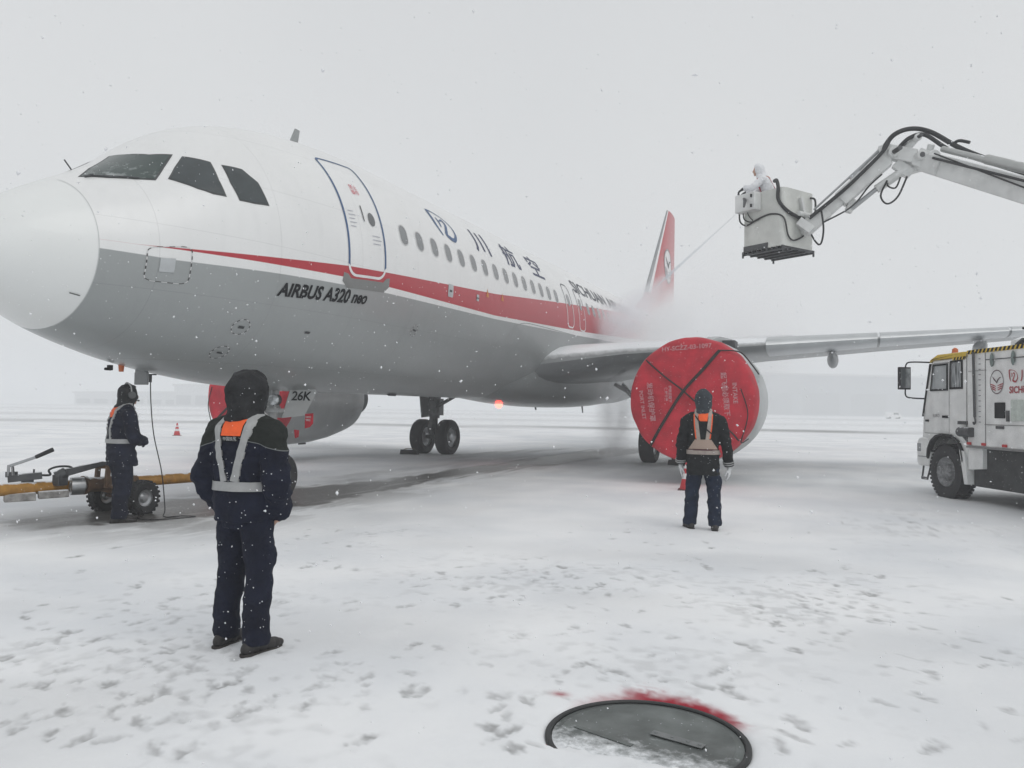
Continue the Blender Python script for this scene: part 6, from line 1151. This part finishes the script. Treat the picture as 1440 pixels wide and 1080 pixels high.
mb.tube(smooth_path([bp_(.18, -Hb + .15, 6.15), bp_(.30, -Hb + .06, 6.12), bp_(.40, -Hb - .02, 5.95), bp_(.42, -Hb - .04, 5.7), bp_(.52, -Hb + .05, 5.5), bp_(.55, -.15, 5.40), bp_(.56, .12, 5.36)], 6), .036, 10)
mb.tube(smooth_path([bp_(Hb + .05, .1, 5.35), bp_(Hb + .18, .25, 4.95), bp_(Hb + .35, .2, 4.85), bp_(Hb + .48, .1, 5.1), bp_(Hb + .5, 0, 5.45)], 6), .018, 8); mb.tube(smooth_path([bp_(Hb, .35, 5.85), bp_(Hb + .08, .4, 5.8), bp_(Hb + .12, .35, 5.5)], 5), .02, 8)
obj('bucket_hose', mb, hose_black, bk)
mb = MB(); mb.beam(bp_(Hb + .01, -.12, 5.88), bp_(Hb + .01, -.12, 4.9), .05, .04); mb.beam(bp_(Hb + .01, .22, 5.88), bp_(Hb + .01, .22, 4.9), .05, .04); mb.beam(bp_(Hb + .06, -.10, 5.3), bp_(Hb + .25, .05, 5.1), .24, .16); mb.beam(bp_(Hb + .02, .0, 5.8), bp_(Hb + .06, .12, 5.3), .12, .05); mb.tube([bp_(Hb + .1, -.15, 5.45), bp_(Hb + .1, .2, 5.45)], .05, 12)
obj('bucket_bracket', mb, dull_white, bk, bevel=.008)
mb = MB(); NZ = at(4.55, 15.62, 5.60); mb.tube([bp_(-.50, -Hb + .02, 5.98), NZ + Vector((.15, .0, .16))], .03, 10); mb.tube([NZ + Vector((.15, 0, .16)), NZ], [.035, .02], 10); obj('spray_nozzle', mb, dark_metal, bk)
# operator in the basket
op, bvo = person(bp_(-.12, -.16, zf + .16), 172, 'person in white hooded suit with red harness leaning on the raised bucket', dict(
    feet=[(-.12, .03, .0, 8), (.12, -.03, .0, -8)], knees=[(-.12, .07, .48), (.12, .05, .48)], hips=(0, -.05, .88), chest=(0, .05, 1.30), neck=(0, .13, 1.40), head=(0, .20, 1.53), eyes=1, leg_r=(.11, .09, .085),
    torso=[(.76, .18, .14, 0), (.90, .185, .14, 0), (1.02, .19, .145, 0), (1.16, .21, .15, 0), (1.26, .21, .145, -.005), (1.34, .18, .125, -.01), (1.40, .11, .10, 0), (1.45, .085, .085, .01)],
    arms=[((-.20, .09, 1.28), (-.27, .28, 1.12), (-.20, .46, 1.13)), ((.20, .09, 1.28), (.27, .26, 1.12), (.18, .46, 1.14))], arm_r=(.078, .068, .055), hood=(.105, .12, .13), hood_m=suit_w, hood_tilt=-8, jacket_m=suit_w, trouser_m=suit_w,
    hands=[((.1, .8, -.5), (0, -.5, -1), .9, glove_b), ((-.1, .8, -.5), (0, -.5, -1), .9, glove_b)], seed=11, fold=.012, s=1.0))
op.rotation_euler.z = R(92 - 90)
mb = MB(); hr_m = mat('harness_red', (.5, .04, .07), .6)
for s_ in (-1, 1): cloth_patch(bvo, strap_grid([(s_ * .12, 1.36), (s_ * .10, 1.2), (s_ * .08, 1.0), (s_ * .10, .92)], .035), -1, .012, mb=mb); cloth_patch(bvo, strap_grid([(s_ * .10, 1.34), (s_ * .11, 1.2), (s_ * .10, 1.0)], .03), 1, .012, mb=mb)
for i in range(1):
    G = []
    for j in range(3):
        row = []
        for k in range(36):
            a = 2 * math.pi * k / 36; d = Vector((math.cos(a), math.sin(a), 0)); c0 = Vector((0, -.04, .98 + (j - 1) * .025)); h_ = bvo.ray_cast(c0 + d * .9, -d); row.append((h_[0] if h_[0] is not None else c0 + d * .18) + d * .012)
        G.append(row)
    mb.grid(G, wrap=True)
obj('harness', mb, hr_m, op, 60, world=False)

# ------------------------------------------------------------------ far buildings, faded by the air
def far_block(name, lat0, lat1, dep, h0, h1, label, cat, colr):
    o = at((lat0 + lat1) / 2, dep); root = empty(name, o, R(23)); tag(root, label, cat); mb = MB()
    P = [at(lat0, dep, 0), at(lat1, dep, 0), at(lat1, dep, h1), at(lat0, dep, h0)]; mb.prism(P, FH * 40); obj('wall', mb, mat(name + '_wall', colr, .8, var=.1, vs=.05), root)
    mb = MB(); mb.prism([at(lat0 - 1, dep - 1, h0), at(lat1 + 1, dep - 1, h1), at(lat1 + 1, dep - 1, h1 + 1.2), at(lat0 - 1, dep - 1, h0 + 1.2)], FH * 42); obj('roof', mb, mat('far_roof', (.5, .5, .5), .8), root)
    for k in range(6): a = lat0 + (lat1 - lat0) * (k + .5) / 6; w = abs(lat1 - lat0) / 16; mb = MB(); mb.prism([at(a - w, dep - .4, 1), at(a + w, dep - .4, 1), at(a + w, dep - .4, h0 * .55), at(a - w, dep - .4, h0 * .55)], FH * .3); obj('door', mb, mat('far_opening', (.16, .17, .18), .7), root)
    return root
far_block('hangar', 150, 330, 500, 25.5, 24, 'wide grey hangar fading into the haze behind the truck cab', 'hangar', (.25, .27, .29))
far_block('terminal_building', -200, -132, 470, 12, 13, 'low terminal building block fading into haze behind the person with headset', 'building', (.48, .49, .50))
far_block('warehouse', -270, -204, 490, 7, 8, 'long low warehouse barely visible in haze at the far left', 'building', (.48, .49, .5))
v = empty('parked_van', at(125, 260), R(23 - 90)); tag(v, 'pale van faint in the haze below the hangar', 'van')
mb = MB(); side = [(-2.4, .35), (-2.4, 2.0), (-2.2, 2.15), (1.2, 2.15), (1.8, 1.4), (2.4, 1.2), (2.45, .4)]; mb.prism([(x, -1, z) for x, z in side], (0, 2, 0)); obj('van_body', mb, mat('van_white', (.8, .8, .8), .5), v, world=False, bevel=.08)
for x in (-1.5, 1.5):
    mb = MB(); mb.tube([(x, -1.02, .35), (x, 1.02, .35)], .35, 16); obj('wheel', mb, black_rubber, v, world=False)
mb = MB(); mb.prism([(-.4, -1.01, 1.35), (1.5, -1.01, 1.35), (1.15, -1.01, 1.95), (-.4, -1.01, 1.95)], (0, 2.02, 0)); obj('window', mb, glass_dark, v, world=False)

# ------------------------------------------------------------------ air: haze, de-icing spray and its mist, falling snow
def volume_mat(name, dens, col=(1, 1, 1), expr=None, aniso=0.):
    m = bpy.data.materials.new(name); m.use_nodes = True; t = m.node_tree; t.nodes.clear(); o = N(t, 'ShaderNodeOutputMaterial'); v = N(t, 'ShaderNodeVolumePrincipled'); v.inputs['Color'].default_value = (*col, 1); v.inputs['Density'].default_value = dens; v.inputs['Anisotropy'].default_value = aniso
    t.links.new(v.outputs[0], o.inputs['Volume'])
    if expr: expr(t, v)
    return m
hz = MB(); hz.box((0, 0, 17), (2500, 2500, 36)); ho = obj('haze', hz, volume_mat('haze_air', .0033, (.97, .985, 1.0)), smooth=False); tag(ho, 'thin snowy haze over the whole apron', kind='stuff')
def falloff(kind):
    def f(t, v):
        L = t.links.new; tc = N(t, 'ShaderNodeTexCoord'); n = N(t, 'ShaderNodeTexNoise'); n.inputs['Scale'].default_value = 2.2 if kind == 'ball' else 1.6; n.inputs['Detail'].default_value = 3; L(tc.outputs['Object'], n.inputs['Vector'])
        ln = N(t, 'ShaderNodeVectorMath', operation='LENGTH'); L(tc.outputs['Object'], ln.inputs[0]); mr = N(t, 'ShaderNodeMapRange'); mr.interpolation_type = 'SMOOTHSTEP'; L(ln.outputs['Value'], mr.inputs['Value']); mr.inputs['From Min'].default_value = 1; mr.inputs['From Max'].default_value = .1
        k = N(t, 'ShaderNodeMapRange'); L(n.outputs[0], k.inputs['Value']); k.inputs['From Min'].default_value = .35; k.inputs['From Max'].default_value = .65; k.inputs['To Min'].default_value = .35; k.inputs['To Max'].default_value = 1.3
        m_ = N(t, 'ShaderNodeMath', operation='MULTIPLY'); L(mr.outputs[0], m_.inputs[0]); L(k.outputs[0], m_.inputs[1]); d = N(t, 'ShaderNodeMath', operation='MULTIPLY'); L(m_.outputs[0], d.inputs[0]); d.inputs[1].default_value = v.inputs['Density'].default_value; L(d.outputs[0], v.inputs['Density'])
    return f
def cloud(name, c, sz, rot, dens, label):
    mb = MB(); mb.ell((0, 0, 0), 1, seg=32, rings=20); o = obj(name, mb, volume_mat(name + '_%d' % int(dens * 1000), dens, (.99, .995, 1), falloff('ball')), smooth=False); o.location = c; o.scale = sz; o.rotation_euler = rot; tag(o, label, kind='stuff'); return o
A = NZ; B = Vector((16.6, -2.7, 4.1)); dd = (B - A)
cloud('spray_mist', (18.9, -3.9, 3.95), (4.4, 1.8, 1.5), (0, 0, R(5)), 1.25, 'bright mist where the jet hits the hull above the wing')
cloud('drifting_mist', (22.5, -4.6, 4.3), (7.5, 4.2, 3.0), (0, 0, 0), .26, 'soft mist drifting back over wing and tail')
cloud('wing_root_mist', (15.9, -3.9, 3.3), (2.8, 1.3, .55), (0, 0, R(-12)), .85, 'white plume of splashing fluid along the wing root')
cloud('dripping_mist', (15.8, -2.85, 1.2), (1.0, .75, 2.4), (0, 0, 0), .85, 'curtain of spray falling between wing root and engine')
mb = MB(); q = dd.to_track_quat('Z', 'Y'); Ln = dd.length
mb.lathe([(0, .012), (.4, .016), (Ln * .42, .036), (Ln * .52, .045), (Ln * .66, .002)], A, dd.normalized(), 12)
jt = obj('spray_jet', mb, volume_mat('jet_water', 7.0, (.80, .84, .88))); tag(jt, 'thin jet of de-icing fluid shot from the bucket toward the hull', kind='stuff')
mb = MB(); mb.lathe([(0, .02), (.25, .16), (.6, .42), (.9, .75), (1, .85), (1.0, .001)], (0, 0, 0), (0, 0, 1), 24)
def conef(t, v):
    L = t.links.new; tc = N(t, 'ShaderNodeTexCoord'); sp = N(t, 'ShaderNodeSeparateXYZ'); L(tc.outputs['Object'], sp.inputs[0]); n = N(t, 'ShaderNodeTexNoise'); n.inputs['Scale'].default_value = 1; mp = N(t, 'ShaderNodeMapping'); mp.inputs['Scale'].default_value = (7, 7, 2); L(tc.outputs['Object'], mp.inputs[0]); L(mp.outputs[0], n.inputs['Vector'])
    cx = N(t, 'ShaderNodeCombineXYZ'); L(sp.outputs['X'], cx.inputs[0]); L(sp.outputs['Y'], cx.inputs[1]); ln = N(t, 'ShaderNodeVectorMath', operation='LENGTH'); L(cx.outputs[0], ln.inputs[0])
    dv = N(t, 'ShaderNodeMath', operation='DIVIDE'); L(ln.outputs['Value'], dv.inputs[0]); L(sp.outputs['Z'], dv.inputs[1]); mr = N(t, 'ShaderNodeMapRange'); mr.interpolation_type = 'SMOOTHSTEP'; L(dv.outputs[0], mr.inputs['Value']); mr.inputs['From Min'].default_value = .8; mr.inputs['From Max'].default_value = .05
    m_ = N(t, 'ShaderNodeMath', operation='MULTIPLY'); L(mr.outputs[0], m_.inputs[0]); L(n.outputs[0], m_.inputs[1]); d = N(t, 'ShaderNodeMath', operation='MULTIPLY'); L(m_.outputs[0], d.inputs[0]); d.inputs[1].default_value = v.inputs['Density'].default_value; L(d.outputs[0], v.inputs['Density'])
Q0 = A + dd * .42; co_ = obj('spray_cone', mb, volume_mat('cone_water', 2.6, (.97, .98, 1), conef), smooth=False); co_.location = Q0; co_.rotation_euler = dd.to_track_quat('Z', 'Y').to_euler(); L2 = (B - Q0).length + 1.2; co_.scale = (1.5, 1.2, L2); tag(co_, 'widening fan of spray between the jet and the hull', kind='stuff')
# snowflakes in the air
rs = np.random.RandomState(5); Nn = 21000; base = np.array([(1, 0, 0), (-1, 0, 0), (0, 1, 0), (0, -1, 0), (0, 0, 1), (0, 0, -1)], float); tri = np.array([(0, 2, 4), (2, 1, 4), (1, 3, 4), (3, 0, 4), (2, 0, 5), (1, 2, 5), (3, 1, 5), (0, 3, 5)])
lat = rs.uniform(-13, 13, Nn); dep = rs.uniform(-3, 16, Nn); zz = rs.uniform(.03, 6.5, Nn)
near = rs.rand(Nn) < .45; dep[near] = rs.uniform(-2, 7, near.sum()); lat[near] = rs.uniform(-6, 6, near.sum()); zz[near] = rs.uniform(.03, 4, near.sum())
pos = np.array((CP.x, CP.y, 0)) + lat[:, None] * np.array(RH) + dep[:, None] * np.array(FH) + zz[:, None] * np.array((0, 0, 1)); dist = np.linalg.norm(pos - np.array(CP), axis=1); pos = pos[dist > 1.6]; Nn = len(pos)
rad = rs.gamma(4, .0005, Nn) + .0007; sq = rs.uniform(.6, 1.6, (Nn, 1, 3)); V = pos[:, None, :] + base[None] * rad[:, None, None] * sq + rs.normal(0, 1, (Nn, 6, 3)) * rad[:, None, None] * .25
F = (np.arange(Nn)[:, None, None] * 6 + tri[None]).reshape(-1, 3)
sm = bpy.data.meshes.new('snowflakes'); sm.vertices.add(Nn * 6); sm.vertices.foreach_set('co', V.reshape(-1).astype(np.float32)); sm.loops.add(F.size); sm.loops.foreach_set('vertex_index', F.reshape(-1).astype(np.int32)); sm.polygons.add(len(F)); sm.polygons.foreach_set('loop_start', np.arange(0, F.size, 3, dtype=np.int32)); sm.update(calc_edges=True)
sm.polygons.foreach_set('use_smooth', [True] * len(F)); sm.materials.append(mat('snowflake', (.85, .86, .88), .9, var=.01)); so_ = bpy.data.objects.new('falling_snow', sm); COL.objects.link(so_); tag(so_, 'snowflakes falling through the air', kind='stuff')
